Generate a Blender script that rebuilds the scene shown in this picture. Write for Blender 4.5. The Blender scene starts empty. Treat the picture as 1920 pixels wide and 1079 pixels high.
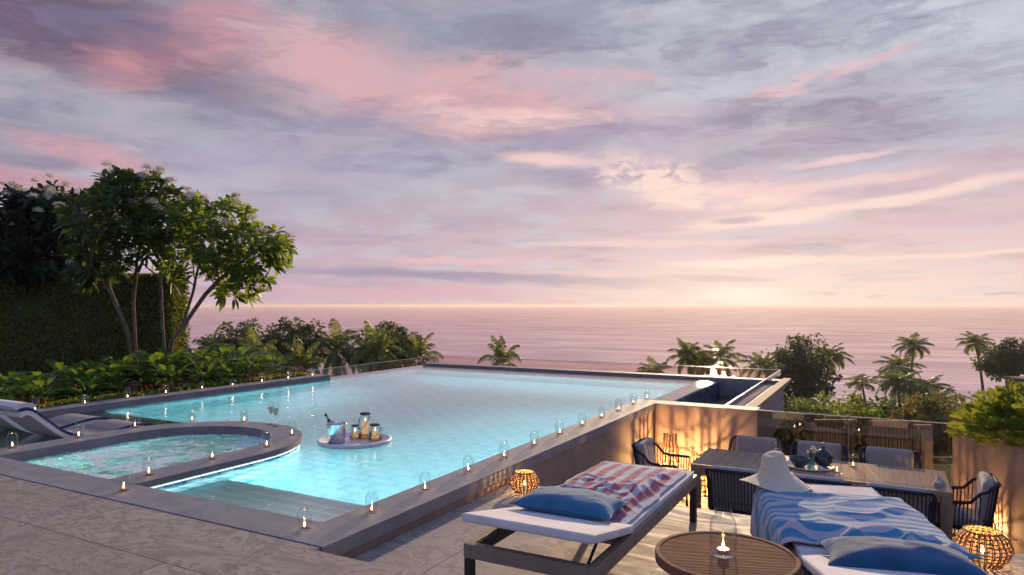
import bpy, math, random
import numpy as np
from mathutils import Vector, Matrix, noise as mnoise
R = math.radians
scene = bpy.context.scene
col = scene.collection
random.seed(7)

# ------------------------------------------------------------------ frame of reference
# pool axes: X to the right along the pool front, Y away along the pool side. z = 0 is the coping; eye 1.45 m above it.
EYE = 1.45
FW, RT = (-0.4756, 0.8797), (0.8797, 0.4756)
def rd(r, d):                       # metres right / metres ahead -> x, y
    return (r*RT[0] + d*FW[0], r*RT[1] + d*FW[1])
def at(px, py, z):                  # ground spot on level z seen in that direction
    d = 1276*(EYE - z)/(py - 573.0)
    x, y = rd((px - 960)/1276*d, d)
    return Vector((x, y, z))
def atd(px, d, z):
    x, y = rd((px - 960)/1276*d, d)
    return Vector((x, y, z))

# ------------------------------------------------------------------ camera
cam_d = bpy.data.cameras.new('camera'); cam = bpy.data.objects.new('camera', cam_d); col.objects.link(cam)
cam.location = (0, 0, EYE); cam.rotation_euler = (R(90), 0, R(28.4))
cam_d.sensor_width = 36; cam_d.lens = 36*1276/1920; cam_d.shift_y = 33.5/1920
cam_d.clip_start = 0.05; cam_d.clip_end = 90000
scene.camera = cam

# ------------------------------------------------------------------ node helpers
def lin(c):
    return tuple(((v/255)/12.92 if v/255 <= 0.04045 else (((v/255)+0.055)/1.055)**2.4) for v in c) + (1.0,)
class NT:
    def __init__(s, tree): s.t = tree; s.n = tree.nodes; s.l = tree.links
    def node(s, kind, **kw):
        n = s.n.new(kind)
        for k, v in kw.items(): setattr(n, k, v)
        return n
    def put(s, sock, v):
        if isinstance(v, bpy.types.NodeSocket): s.l.new(v, sock)
        elif v is not None:
            if isinstance(v, (tuple, list)) and sock.type == 'RGBA' and len(v) == 3: v = tuple(v)+(1,)
            sock.default_value = v
    def math(s, op, a, b=None, c=None, clamp=False):
        n = s.node('ShaderNodeMath', operation=op, use_clamp=clamp)
        s.put(n.inputs[0], a)
        if b is not None: s.put(n.inputs[1], b)
        if c is not None: s.put(n.inputs[2], c)
        return n.outputs[0]
    def vmath(s, op, a, b=None):
        n = s.node('ShaderNodeVectorMath', operation=op)
        s.put(n.inputs[0], a)
        if b is not None:
            s.put(n.inputs[3 if op == 'SCALE' else 1], b)
        return n.outputs['Value'] if op in ('DOT_PRODUCT', 'LENGTH') else n.outputs[0]
    def mix(s, f, a, b, mode='MIX'):
        n = s.node('ShaderNodeMix', data_type='RGBA', blend_type=mode)
        s.put(n.inputs[0], f); s.put(n.inputs[6], a); s.put(n.inputs[7], b)
        return n.outputs[2]
    def noise(s, vec, scale, detail=4, rough=.5, dist=0, color=False):
        n = s.node('ShaderNodeTexNoise'); s.put(n.inputs['Vector'], vec)
        n.inputs['Scale'].default_value = scale; n.inputs['Detail'].default_value = detail
        n.inputs['Roughness'].default_value = rough; n.inputs['Distortion'].default_value = dist
        return n.outputs[1 if color else 0]
    def ramp(s, f, stops, mode='LINEAR'):
        n = s.node('ShaderNodeValToRGB'); s.put(n.inputs[0], f); e = n.color_ramp.elements
        n.color_ramp.interpolation = mode
        while len(e) < len(stops): e.new(.5)
        for q, (p, c) in zip(e, stops): q.position = p; q.color = tuple(c) if len(c) == 4 else tuple(c)+(1,)
        return n.outputs[0]
    def rng(s, v, a, b, c=0, d=1, smooth=True):
        n = s.node('ShaderNodeMapRange', interpolation_type='SMOOTHSTEP' if smooth else 'LINEAR')
        for k, x in enumerate((v, a, b, c, d)): s.put(n.inputs[k], x)
        return n.outputs[0]
    def mapping(s, vec, loc=(0,0,0), rot=(0,0,0), sc=(1,1,1), vt='POINT'):
        n = s.node('ShaderNodeMapping', vector_type=vt); s.put(n.inputs[0], vec)
        n.inputs[1].default_value = loc; n.inputs[2].default_value = rot; n.inputs[3].default_value = sc
        return n.outputs[0]
    def sep(s, v):
        n = s.node('ShaderNodeSeparateXYZ'); s.put(n.inputs[0], v); return n.outputs
    def comb(s, x=0., y=0., z=0.):
        n = s.node('ShaderNodeCombineXYZ')
        for k, q in enumerate((x, y, z)): s.put(n.inputs[k], q)
        return n.outputs[0]
    def bump(s, h, strength=.3, dist=.01):
        n = s.node('ShaderNodeBump'); s.put(n.inputs['Height'], h)
        s.put(n.inputs['Strength'], strength); n.inputs['Distance'].default_value = dist
        return n.outputs[0]

# ------------------------------------------------------------------ world: dusk sky
world = bpy.data.worlds.new('World'); scene.world = world; world.use_nodes = True
w = NT(world.node_tree); w.n.clear()
SUN_PX, SUN_EL = 1340, 12.0
sun_az_cam = math.atan((SUN_PX - 960)/1276)                     # right of the view axis
sun_dir_h = rd(math.sin(sun_az_cam), math.cos(sun_az_cam))
gen = w.node('ShaderNodeTexCoord').outputs['Generated']
f_ = w.vmath('DOT_PRODUCT', gen, (FW[0], FW[1], 0)); r_ = w.vmath('DOT_PRODUCT', gen, (RT[0], RT[1], 0))
zc = w.sep(gen)[2]
az = w.math('MULTIPLY', w.math('ARCTAN2', r_, f_), 180/math.pi)
el = w.math('MULTIPLY', w.math('ARCSINE', zc), 180/math.pi)
def ae(px, py):
    a = math.atan((px-960)/1276); return math.degrees(a), math.degrees(math.atan((573-py)/1276*math.cos(a)))
ang = w.comb(az, el, 0.)
# warp noises in a cloud layer seen in perspective
zz = w.math('ADD', w.math('MAXIMUM', zc, 0.0), 0.10)
layer = w.comb(w.math('DIVIDE', f_, zz), w.math('DIVIDE', r_, zz), 0.)
streak = w.mapping(ang, sc=(.10, .42, 1))
n1 = w.noise(streak, 1.0, 7, .58, .3, True)
n2 = w.noise(w.mapping(layer, sc=(.9, 1.3, 1), rot=(0, 0, .3)), 1.6, 8, .6, .2)
n3 = w.noise(w.mapping(ang, sc=(.22, .6, 1), rot=(0, 0, .12)), 1.0, 9, .62, .4)
n4 = w.noise(w.mapping(ang, loc=(7, 3, 0), sc=(.5, 1.1, 1), rot=(0, 0, -.15)), 1.0, 7, .6, .5)
warp = w.vmath('MULTIPLY', w.vmath('SUBTRACT', n1, (.5, .5, .5)), (11, 5.0, 0))
wang = w.vmath('ADD', ang, warp)
warp_s = w.vmath('MULTIPLY', w.vmath('SUBTRACT', n1, (.5, .5, .5)), (7, 1.7, 0))
wang_s = w.vmath('ADD', ang, warp_s)
t = w.math('DIVIDE', el, 30.0, clamp=True)
left = w.ramp(t, [(0, lin((202,170,186))), (.17, lin((192,172,188))), (.36, lin((172,166,184))), (.6, lin((164,158,174))), (.85, lin((146,140,158))), (1, lin((128,126,150)))])
right = w.ramp(t, [(0, lin((246,218,206))), (.17, lin((230,200,198))), (.34, lin((204,180,192))), (.55, lin((180,176,194))), (.82, lin((182,188,202))), (1, lin((160,168,190)))])
sky = w.mix(w.rng(az, -22, 26), left, right)
# large soft mottling
sky = w.mix(w.math('MULTIPLY', w.rng(n2, .46, .66), .45), sky, lin((200,206,218)))
sky = w.mix(w.math('MULTIPLY', w.math('MULTIPLY', w.rng(n3, .46, .62), w.rng(el, 9, 17)), .55), sky, lin((150,150,168)))
sky = w.mix(w.math('MULTIPLY', w.math('MULTIPLY', w.rng(n4, .5, .68), w.rng(el, 12, 3)), .2), sky, lin((226,194,198)))
def blob(px, py, rx, ry, tilt, c, alpha, fine=False, tex=None, soft=(1.25, .35)):
    global sky
    a0, e0 = ae(px, py)
    k = .0449*math.cos(math.radians(a0))
    m = w.mapping(wang_s if fine else wang, loc=(a0, e0, 0), rot=(0, 0, R(-tilt)), sc=(rx*k, ry*.0449*math.cos(math.radians(a0))**.5, 1), vt='TEXTURE')
    g = w.rng(w.vmath('LENGTH', m), soft[0], soft[1])
    g = w.math('MULTIPLY', g, alpha)
    if tex is not None: g = w.math('MULTIPLY', g, tex)
    sky = w.mix(g, sky, lin(c))
tA = w.rng(n3, .36, .56, .25, 1.0); tB = w.rng(n4, .38, .56, .1, 1.0); tC = w.rng(n2, .35, .6, .35, 1.0)
blob(120, 50, 430, 120, 6, (106,88,112), .92)
blob(0, 230, 200, 60, 0, (140,140,156), .5)
blob(330, 85, 200, 60, -32, (206,146,156), .85, tex=tC)
blob(160, 210, 260, 45, 5, (168,168,182), .6)
blob(790, 170, 470, 90, 7, (220,172,178), .92, tex=tC)
blob(930, 55, 330, 50, 0, (150,154,172), .7)
blob(990, 232, 230, 26, 6, (244,206,200), .9, tex=tC)
blob(700, 250, 190, 26, 6, (158,150,172), .75)
blob(160, 290, 130, 26, 6, (222,166,176), .75, fine=True)
blob(40, 335, 150, 24, 3, (200,140,154), .65, fine=True)
blob(40, 300, 110, 14, 3, (140,124,146), .6, fine=True)
blob(560, 330, 260, 60, 0, (178,170,190), .5)
blob(850, 310, 260, 45, 0, (184,184,200), .55)
blob(1160, 258, 300, 30, -4, (166,152,178), .85)
blob(1060, 330, 120, 30, 0, (176,162,186), .6)
blob(980, 372, 130, 12, 0, (200,200,212), .6)
blob(1500, 80, 460, 80, -4, (206,212,224), .6, tex=tC)
blob(1850, 120, 180, 110, -10, (214,220,230), .65, tex=tC)
blob(1330, 55, 260, 40, 0, (160,162,178), .6, tex=tA)
blob(1460, 105, 110, 30, 0, (170,172,188), .6, tex=tB)
blob(1700, 60, 170, 26, -10, (172,174,190), .6, tex=tB)
blob(1120, 140, 130, 22, 10, (218,176,184), .7, tex=tA)
blob(1490, 160, 130, 18, -12, (228,184,190), .8, fine=True, tex=tB)
blob(1640, 112, 90, 9, -14, (224,182,188), .7, fine=True)
blob(1820, 225, 280, 46, -6, (172,178,194), .6)
blob(1480, 270, 340, 34, 2, (182,168,190), .6)
# fine cloud relief
warp_p = w.vmath('MULTIPLY', w.vmath('SUBTRACT', n1, (.5, .5, .5)), (.9, .9, 0))
n5 = w.noise(w.mapping(w.vmath('ADD', layer, warp_p), sc=(1.5, .95, 1), rot=(0, 0, .25)), 1.6, 12, .63, 0.)
n6 = w.noise(w.mapping(ang, sc=(.10, .8, 1), rot=(0, 0, -.04)), 1.0, 11, .66, .1)
rel5 = w.math('MULTIPLY', w.math('SUBTRACT', n5, .5), w.rng(el, 6, 14, 0, 1))
rel6 = w.math('MULTIPLY', w.math('SUBTRACT', n6, .5), w.rng(el, 14, 4, 0, 1))
rel5 = w.math('ADD', rel5, w.math('MULTIPLY', rel6, .55))
sky = w.mix(w.math('MAXIMUM', w.math('MULTIPLY', rel5, 1.9, clamp=True), 0.), sky, w.mix(w.rng(az, -15, 25), lin((216,184,196)), lin((226,220,230))))
sky = w.mix(w.math('MAXIMUM', w.math('MULTIPLY', rel5, -3.7, clamp=True), 0.), sky, lin((132,122,148)))
blob(1010, 298, 105, 15, 3, (244,208,202), .85, fine=True)
blob(1230, 335, 140, 40, 14, (250,218,208), .95, fine=True, tex=tB)
blob(1330, 370, 200, 28, 6, (251,220,208), .9, fine=True, tex=tA)
blob(1420, 352, 90, 22, 0, (244,206,202), .7, fine=True, tex=tB)
blob(1610, 384, 360, 13, -6, (250,220,208), .9, fine=True)
blob(1560, 340, 200, 9, -3, (244,210,204), .7, fine=True)
blob(1600, 295, 120, 6, -3, (246,210,206), .7, fine=True)
blob(1420, 414, 150, 12, 0, (252,226,212), .8, fine=True)
blob(1390, 413, 55, 7, 0, (188,162,178), .7, fine=True)
blob(1820, 420, 220, 22, -2, (214,178,190), .5)
blob(1210, 455, 260, 8, 0, (244,210,206), .65, fine=True)
blob(860, 488, 180, 8, 0, (238,190,192), .7, fine=True)
blob(1420, 494, 200, 12, 0, (254,230,214), .85, fine=True)
blob(1790, 480, 220, 6, 0, (252,222,210), .75, fine=True)
blob(880, 521, 420, 11, 2, (158,146,172), .8, fine=True)
blob(1340, 523, 120, 6, 1, (178,156,174), .7, fine=True)
blob(780, 548, 330, 14, 0, (220,172,184), .6, fine=True)
blob(1550, 546, 22, 3.5, 0, (190,165,172), .7, fine=True)
blob(1635, 552, 26, 3, 0, (196,170,174), .7, fine=True)
blob(1880, 550, 30, 3, 0, (190,165,172), .6, fine=True)
blob(1400, 545, 420, 60, 0, (253,230,214), .5, soft=(1.5, 0))
blob(1400, 560, 80, 22, 0, (255,244,226), .8, soft=(1.6, 0))
# everything overhead and behind the viewer: deepening blue dusk
up = w.rng(el, 26, 60)
sky = w.mix(up, sky, lin((116,138,188)))
back = w.rng(w.math('ABSOLUTE', az), 55, 115)
sky = w.mix(w.math('MULTIPLY', back, .85), sky, w.ramp(t, [(0, lin((176,156,184))), (.4, lin((146,150,192))), (1, lin((112,134,190)))]))
sky = w.mix(w.rng(el, -.3, -4), sky, lin((70,62,80)))
nish = w.node('ShaderNodeTexSky', sky_type='NISHITA'); nish.sun_disc = False
nish.sun_elevation = R(SUN_EL); nish.sun_rotation = math.atan2(sun_dir_h[0], sun_dir_h[1])
bg1 = w.node('ShaderNodeBackground'); w.put(bg1.inputs[0], sky); bg1.inputs[1].default_value = 1.0
bg2 = w.node('ShaderNodeBackground'); w.put(bg2.inputs[0], nish.outputs[0]); bg2.inputs[1].default_value = .0015
ad = w.node('ShaderNodeAddShader'); w.l.new(bg1.outputs[0], ad.inputs[0]); w.l.new(bg2.outputs[0], ad.inputs[1])
wo = w.node('ShaderNodeOutputWorld'); w.l.new(ad.outputs[0], wo.inputs[0])
world.cycles.sampling_method = 'MANUAL'; world.cycles.sample_map_resolution = 512

# ------------------------------------------------------------------ sun
sd = bpy.data.lights.new('sun', 'SUN'); sd.energy = 4.6; sd.angle = R(1.0); sd.color = (1, .70, .42)
sun = bpy.data.objects.new('sun', sd); col.objects.link(sun)
sv = Vector((sun_dir_h[0]*math.cos(R(SUN_EL)), sun_dir_h[1]*math.cos(R(SUN_EL)), math.sin(R(SUN_EL))))
sun.rotation_euler = sv.to_track_quat('Z', 'Y').to_euler(); sun.location = sv*50

scene.view_settings.view_transform = 'Standard'; scene.view_settings.look = 'None'
scene.view_settings.exposure = 0; scene.view_settings.gamma = 1
cy = scene.cycles
cy.use_denoising = True; cy.max_bounces = 9; cy.diffuse_bounces = 3; cy.glossy_bounces = 4
cy.transmission_bounces = 6; cy.transparent_max_bounces = 16; cy.caustics_reflective = False; cy.caustics_refractive = False
cy.sample_clamp_indirect = 4; cy.sample_clamp_direct = 0; cy.use_light_tree = True
try: cy.denoiser = 'OPENIMAGEDENOISE'
except Exception: pass

# ------------------------------------------------------------------ materials
M = {}
def mat(name):
    m = bpy.data.materials.new(name); m.use_nodes = True; t_ = NT(m.node_tree); t_.n.clear(); M[name] = m
    return m, t_
def out(t_, sh, disp=None):
    o = t_.node('ShaderNodeOutputMaterial'); t_.l.new(sh, o.inputs[0])
def pbsdf(t_, base=None, rough=.6, metal=0., normal=None, spec=None, **kw):
    b = t_.node('ShaderNodeBsdfPrincipled')
    t_.put(b.inputs['Base Color'], base); t_.put(b.inputs['Roughness'], rough); t_.put(b.inputs['Metallic'], metal)
    if spec is not None: t_.put(b.inputs['Specular IOR Level'], spec)
    if normal is not None: t_.put(b.inputs['Normal'], normal)
    for k, v in kw.items(): t_.put(b.inputs[k.replace('_', ' ')], v)
    return b.outputs[0]
def pos(t_): return t_.node('ShaderNodeNewGeometry').outputs['Position']
def objc(t_): return t_.node('ShaderNodeTexCoord').outputs['Object']
def simple(name, c, rough=.6, metal=0., var=.15, scale=8, bump=0., bscale=60, spec=None):
    m, t_ = mat(name); p = objc(t_)
    n = t_.noise(p, scale, 5, .6)
    base = t_.mix(t_.rng(n, .3, .7), tuple(v*(1-var) for v in c)+(1,), tuple(min(1, v*(1+var)) for v in c)+(1,))
    nm = t_.bump(t_.noise(p, bscale, 4, .6), bump, .004) if bump else None
    out(t_, pbsdf(t_, base, rough, metal, nm, spec)); return m
# stone coping
m, t_ = mat('coping_stone'); p = pos(t_)
n = t_.noise(p, 6, 6, .65); f = t_.noise(p, 160, 3, .7)
base = t_.mix(t_.rng(n, .3, .7), (.265, .25, .262, 1), (.35, .335, .345, 1))
base = t_.mix(t_.math('MULTIPLY', t_.rng(f, .35, .7), .35), base, (.11, .10, .11, 1))
out(t_, pbsdf(t_, base, t_.rng(n, .3, .7, .6, .75), 0, t_.bump(f, .25, .003), .25))
# deck stone: large slabs with swirling veins
def deck(name, x0, y0, tw, th, c1, c2, c3, rough=.65):
    m, t_ = mat(name); p = pos(t_)
    pp = t_.mapping(p, loc=(-x0, -y0, 0))
    br = t_.node('ShaderNodeTexBrick'); t_.put(br.inputs['Vector'], pp)
    br.offset = .5; br.inputs['Scale'].default_value = 1; br.inputs['Brick Width'].default_value = tw
    br.inputs['Row Height'].default_value = th; br.inputs['Mortar Size'].default_value = .0035
    br.inputs['Mortar Smooth'].default_value = 0
    br.inputs['Color1'].default_value = (0, 0, 0, 1); br.inputs['Color2'].default_value = (1, 1, 1, 1); br.inputs['Mortar'].default_value = (.5, .5, .5, 1)
    rnd = br.outputs['Color']; mort = br.outputs['Fac']
    # different vein field in every slab
    off = t_.vmath('SCALE', rnd, 9.0)
    q = t_.vmath('ADD', t_.mapping(p, sc=(.85, 1.8, 1), rot=(0, 0, .62)), off)
    v1 = t_.noise(q, .9, 8, .60, 2.2); v2 = t_.noise(q, 2.0, 6, .56, 2.6); v3 = t_.noise(p, 40, 3, .6)
    base = t_.ramp(t_.math('ADD', t_.math('MULTIPLY', v1, .55), t_.math('MULTIPLY', v2, .45)),
                   [(.33, c1), (.44, c2), (.49, c3), (.515, c1), (.53, c2), (.57, c3), (.68, c1)])
    base = t_.mix(t_.math('MULTIPLY', t_.rng(v3, .4, .7), .15), base, tuple(v*.6 for v in c1)+(1,))
    base = t_.mix(t_.math('MULTIPLY', t_.sep(rnd)[0], .35), base, tuple(v*.85 for v in c1)+(1,))
    base = t_.mix(mort, base, (.06, .05, .045, 1))
    h = t_.math('SUBTRACT', t_.math('MULTIPLY', v2, .25), mort)
    out(t_, pbsdf(t_, base, t_.rng(v2, .3, .7, rough-.05, rough+.15), 0, t_.bump(h, .12, .003), .35))
deck('deck_stone', -3.55, 2.45, 2.5, .6, (.25, .205, .165), (.35, .29, .235), (.46, .385, .315))
deck('lounge_stone', -3.0, 3.25, 1.2, 1.2, (.26, .21, .18), (.35, .29, .25), (.44, .375, .32))
# plaster wall
m, t_ = mat('plaster'); p = pos(t_)
n = t_.noise(p, 3, 6, .6); f = t_.noise(p, 120, 3, .6)
base = t_.mix(t_.rng(n, .3, .7), (.30, .21, .165, 1), (.36, .26, .20, 1))
out(t_, pbsdf(t_, base, .8, 0, t_.bump(f, .15, .003)))
# pool tile
def tile(name, c1, c2, g, tw=.30, th=.10, zc=True):
    m, t_ = mat(name); p = pos(t_)
    s_ = t_.sep(p)
    uv = t_.comb(t_.math('ADD', s_[0], t_.math('MULTIPLY', s_[2], .37)), t_.math('ADD', s_[1], s_[2]), 0.)
    br = t_.node('ShaderNodeTexBrick'); t_.put(br.inputs['Vector'], uv)
    br.inputs['Scale'].default_value = 1; br.inputs['Brick Width'].default_value = tw; br.inputs['Row Height'].default_value = th
    br.inputs['Mortar Size'].default_value = .018; br.inputs['Mortar Smooth'].default_value = .3
    br.inputs['Color1'].default_value = tuple(c1)+(1,); br.inputs['Color2'].default_value = tuple(c2)+(1,); br.inputs['Mortar'].default_value = tuple(g)+(1,)
    n = t_.noise(p, 2.5, 4, .6)
    base = t_.mix(t_.math('MULTIPLY', t_.rng(n, .35, .7), .25), br.outputs['Color'], tuple(v*.6 for v in c1)+(1,))
    out(t_, pbsdf(t_, base, .35)); return m
tile('pool_tile', (.42, .78, .82), (.52, .85, .88), (.02, .22, .30), .40, .18)
tile('ledge_tile', (.42, .50, .55), (.55, .62, .66), (.75, .82, .85), .9, .13)  # tile grid; its pale joints paint in white ripple highlights
tile('spa_tile', (.46, .68, .68), (.55, .75, .74), (.2, .42, .44), .1, .1)
tile('trough_tile', (.05, .075, .11), (.08, .11, .16), (.03, .04, .06), .1, .3)
# pool water
def water(name, bscale, bstr, bdist, rough, tint, stretch=(1, 1, 1), rot=0., detail=5):
    m, t_ = mat(name); p = t_.mapping(pos(t_), rot=(0, 0, rot), sc=stretch)
    n = t_.noise(p, bscale, detail, .6, .6); n_2 = t_.noise(p, bscale*.27, 3, .5, .3)
    h = t_.math('ADD', n, t_.math('MULTIPLY', n_2, 1.4))
    nm = t_.bump(h, bstr, bdist)
    g = t_.node('ShaderNodeBsdfRefraction'); g.inputs['IOR'].default_value = 1.33; g.inputs['Roughness'].default_value = rough
    t_.put(g.inputs['Color'], tint); t_.put(g.inputs['Normal'], nm)
    gl = t_.node('ShaderNodeBsdfGlossy', distribution='BECKMANN'); gl.inputs['Roughness'].default_value = .04; nm_g = t_.bump(t_.math('ADD', h, t_.math('MULTIPLY', t_.noise(p, bscale*2.6, 4, .6), .5)), bstr, bdist*.75); t_.put(gl.inputs['Normal'], nm_g)
    fr = t_.node('ShaderNodeFresnel'); fr.inputs['IOR'].default_value = 1.33; t_.put(fr.inputs['Normal'], nm)
    mx = t_.node('ShaderNodeMixShader'); t_.put(mx.inputs[0], t_.math('ADD', t_.math('MULTIPLY', fr.outputs[0], 1.2), .11, clamp=True)); t_.l.new(g.outputs[0], mx.inputs[1]); t_.l.new(gl.outputs[0], mx.inputs[2])
    if name == 'spa_water':
        q = t_.vmath('ADD', pos(t_), t_.vmath('MULTIPLY', t_.noise(pos(t_), 2.2, 3, .5, 0, True), (.8, .8, 0)))
        fo = t_.noise(t_.mapping(q, sc=(1.1, 2.2, 1), rot=(0, 0, .5)), 2.0, 8, .68)
        df = t_.node('ShaderNodeBsdfDiffuse'); t_.put(df.inputs[0], (.72, .80, .78, 1)); m2 = t_.node('ShaderNodeMixShader')
        t_.put(m2.inputs[0], t_.math('MULTIPLY', t_.rng(fo, .44, .60), .9)); t_.l.new(mx.outputs[0], m2.inputs[1]); t_.l.new(df.outputs[0], m2.inputs[2]); mx = m2
    out(t_, mx.outputs[0]); return m
water('pool_water', 10, .42, .009, 0, (.82, .97, 1.0, 1), (1, 1.25, 1), .3)
water('spa_water', 4.2, 1.0, .055, 0, (.85, .97, .95, 1), (1, 1, 1), 0, 4)
water('trough_water', 14, .8, .02, 0, (.6, .8, .95, 1))
# sea
m, t_ = mat('sea'); p = pos(t_)
q = t_.mapping(p, rot=(0, 0, -R(28.4)), sc=(.35, 1, 1))
dist = t_.vmath('LENGTH', p)
n_1 = t_.noise(q, .22, 8, .65, .3); n_2 = t_.noise(q, .035, 6, .6, .3)
n_3 = t_.noise(t_.mapping(pos(t_), rot=(0, 0, -R(28.4)), sc=(.2, 1, 1)), .008, 7, .62, .2)
h = t_.math('ADD', t_.math('ADD', t_.math('MULTIPLY', n_1, .5), t_.math('MULTIPLY', n_2, 4.0)), t_.math('MULTIPLY', n_3, 14.0))
fd = t_.math('MINIMUM', t_.math('DIVIDE', 150., dist), 1.0)
nm = t_.bump(h, t_.math('POWER', fd, .9), .19)
base = t_.mix(t_.rng(t_.noise(t_.mapping(pos(t_), rot=(0, 0, -R(28.4)), sc=(.12, 1, 1)), .03, 9, .7), .38, .62), (.12, .06, .09, 1), (.36, .19, .22, 1))  # wave shading and rosy sky reflection painted into the diffuse colour
dif = t_.node('ShaderNodeBsdfDiffuse'); t_.put(dif.inputs[0], base); t_.put(dif.inputs['Normal'], nm)
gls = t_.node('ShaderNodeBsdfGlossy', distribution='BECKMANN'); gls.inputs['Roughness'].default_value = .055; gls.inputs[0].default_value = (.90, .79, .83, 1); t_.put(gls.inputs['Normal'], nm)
mx = t_.node('ShaderNodeMixShader'); stk = t_.noise(t_.mapping(pos(t_), rot=(0, 0, -R(28.4)), sc=(.34, 1, 1)), .06, 10, .66, .6)
t_.put(mx.inputs[0], t_.rng(stk, .38, .62, .60, .84)); t_.l.new(dif.outputs[0], mx.inputs[1]); t_.l.new(gls.outputs[0], mx.inputs[2])
out(t_, mx.outputs[0])
simple('sand', (.42, .36, .30), .9, var=.2, scale=.3)
m, t_ = mat('garden_ground'); p = pos(t_)
n = t_.noise(p, .12, 8, .7); n_2 = t_.noise(p, 1.2, 6, .7)
base = t_.mix(t_.rng(n, .35, .65), (.035, .06, .02, 1), (.10, .12, .04, 1))
base = t_.mix(t_.math('MULTIPLY', t_.rng(n_2, .4, .7), .5), base, (.02, .035, .015, 1))
out(t_, pbsdf(t_, base, .95, 0, t_.bump(n_2, 1, .4)))
simple('soil', (.06, .045, .035), .95, var=.4, scale=20, bump=.8, bscale=30)
# clear thin glass
def thin(name, tint, ior=1.45, rough=0., base=.05):
    m, t_ = mat(name)
    tr = t_.node('ShaderNodeBsdfTransparent'); t_.put(tr.inputs[0], tint)
    gl = t_.node('ShaderNodeBsdfGlossy'); gl.inputs['Roughness'].default_value = rough
    fr = t_.node('ShaderNodeLayerWeight'); fr.inputs['Blend'].default_value = .5
    fac = t_.math('ADD', t_.math('MULTIPLY', t_.math('POWER', fr.outputs['Facing'], 2.6), .85), base)
    mx = t_.node('ShaderNodeMixShader'); t_.put(mx.inputs[0], fac); t_.l.new(tr.outputs[0], mx.inputs[1]); t_.l.new(gl.outputs[0], mx.inputs[2])
    out(t_, mx.outputs[0]); return m
thin('jar_glass', (.93, .95, .96, 1), 1.5)
thin('rail_glass', (.84, .76, .64, 1), 1.35, 0., .15)
thin('far_glass', (.92, .86, .84, 1), 1.35)
thin('amber_glass', (.75, .60, .48, 1), 1.5)
def emit(name, c, s):
    m, t_ = mat(name); e = t_.node('ShaderNodeEmission'); t_.put(e.inputs[0], tuple(c)+(1,)); e.inputs[1].default_value = s; out(t_, e.outputs[0]); return m
emit('flame', (1, .62, .28), 26)
emit('led', (.80, .96, 1), 1.7)
emit('bulb', (1, .70, .34), 16)
emit('wax_glow', (1, .62, .30), .62)
simple('wax', (.86, .70, .52), .45, var=.05)
m, t_ = mat('tealight_wax')
b = pbsdf(t_, (.9, .62, .42, 1), .5, Emission_Color=(1, .42, .16, 1), Emission_Strength=1.3); out(t_, b)
simple('copper', (.75, .38, .25), .3, .9, var=.1)
simple('glass_edge', (.62, .58, .55), .25, 0, var=.1)
simple('steel', (.72, .70, .70), .22, 1.0, var=.06, scale=4)
simple('dark_metal', (.035, .032, .03), .45, .3, var=.2)
simple('black_iron', (.03, .035, .045), .45, .4, var=.2)
simple('bronze_frame', (.28, .225, .18), .5, .35, var=.12, scale=6)
simple('shell_white', (.80, .79, .78), .45, var=.05, scale=3)
simple('tray_white', (.92, .91, .91), .35, var=.04, scale=3)
simple('ice', (.8, .82, .86), .1, var=.1, spec=.8)
def fabric(name, c, var=.1, wrinkle=.5):
    m, t_ = mat(name); p = objc(t_)
    n = t_.noise(p, 5, 5, .6); wv = t_.noise(p, 400, 2, .5)
    base = t_.mix(t_.rng(n, .3, .7), tuple(v*(1-var) for v in c)+(1,), tuple(min(1, v*(1+var)) for v in c)+(1,))
    h = t_.math('ADD', t_.math('MULTIPLY', n, 1.5*wrinkle), t_.math('MULTIPLY', wv, .12))
    out(t_, pbsdf(t_, base, .9, 0, t_.bump(h, .5, .012), .2, Sheen_Weight=.25)); return m
fabric('mattress', (.70, .67, .65))
fabric('pillow_blue', (.035, .17, .30), .18, 1.0)
fabric('pillow_navy', (.02, .10, .21), .18, 1.0)
fabric('cushion_grey', (.38, .35, .33), .1)
fabric('navy_pad', (.035, .06, .14), .1)
fabric('straw', (.76, .66, .50), .04, .0)
fabric('sleeve', (.62, .6, .6))
m, t_ = mat('rope'); p = objc(t_)
out(t_, pbsdf(t_, (.018, .024, .045, 1), .8, 0, t_.bump(t_.noise(p, 200, 2, .5), .5, .004)))
def stripe(name, c1, c2, period, duty, along=0):
    m, t_ = mat(name); uv = t_.node('ShaderNodeTexCoord').outputs['UV']; s_ = t_.sep(uv)
    wv = t_.math('FRACT', t_.math('ADD', t_.math('DIVIDE', s_[along], period), .13))
    k = t_.rng(t_.math('ABSOLUTE', t_.math('SUBTRACT', wv, .5)), duty/2-.02, duty/2+.02)
    n = t_.noise(uv, 30, 4, .6); terry = t_.noise(uv, 500, 2, .6)
    base = t_.mix(k, c1, c2); base = t_.mix(t_.math('MULTIPLY', t_.rng(n, .35, .7), .12), base, (.3, .3, .35, 1))
    out(t_, pbsdf(t_, base, .95, 0, t_.bump(t_.math('ADD', terry, t_.math('MULTIPLY', n, 2)), .5, .004), .1, Sheen_Weight=.3)); return m
stripe('towel_red', (.50, .13, .16, 1), (.62, .60, .62, 1), .115, .52)
stripe('towel_blue', (.07, .30, .50, 1), (.52, .52, .60, 1), .10, .5)
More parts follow.
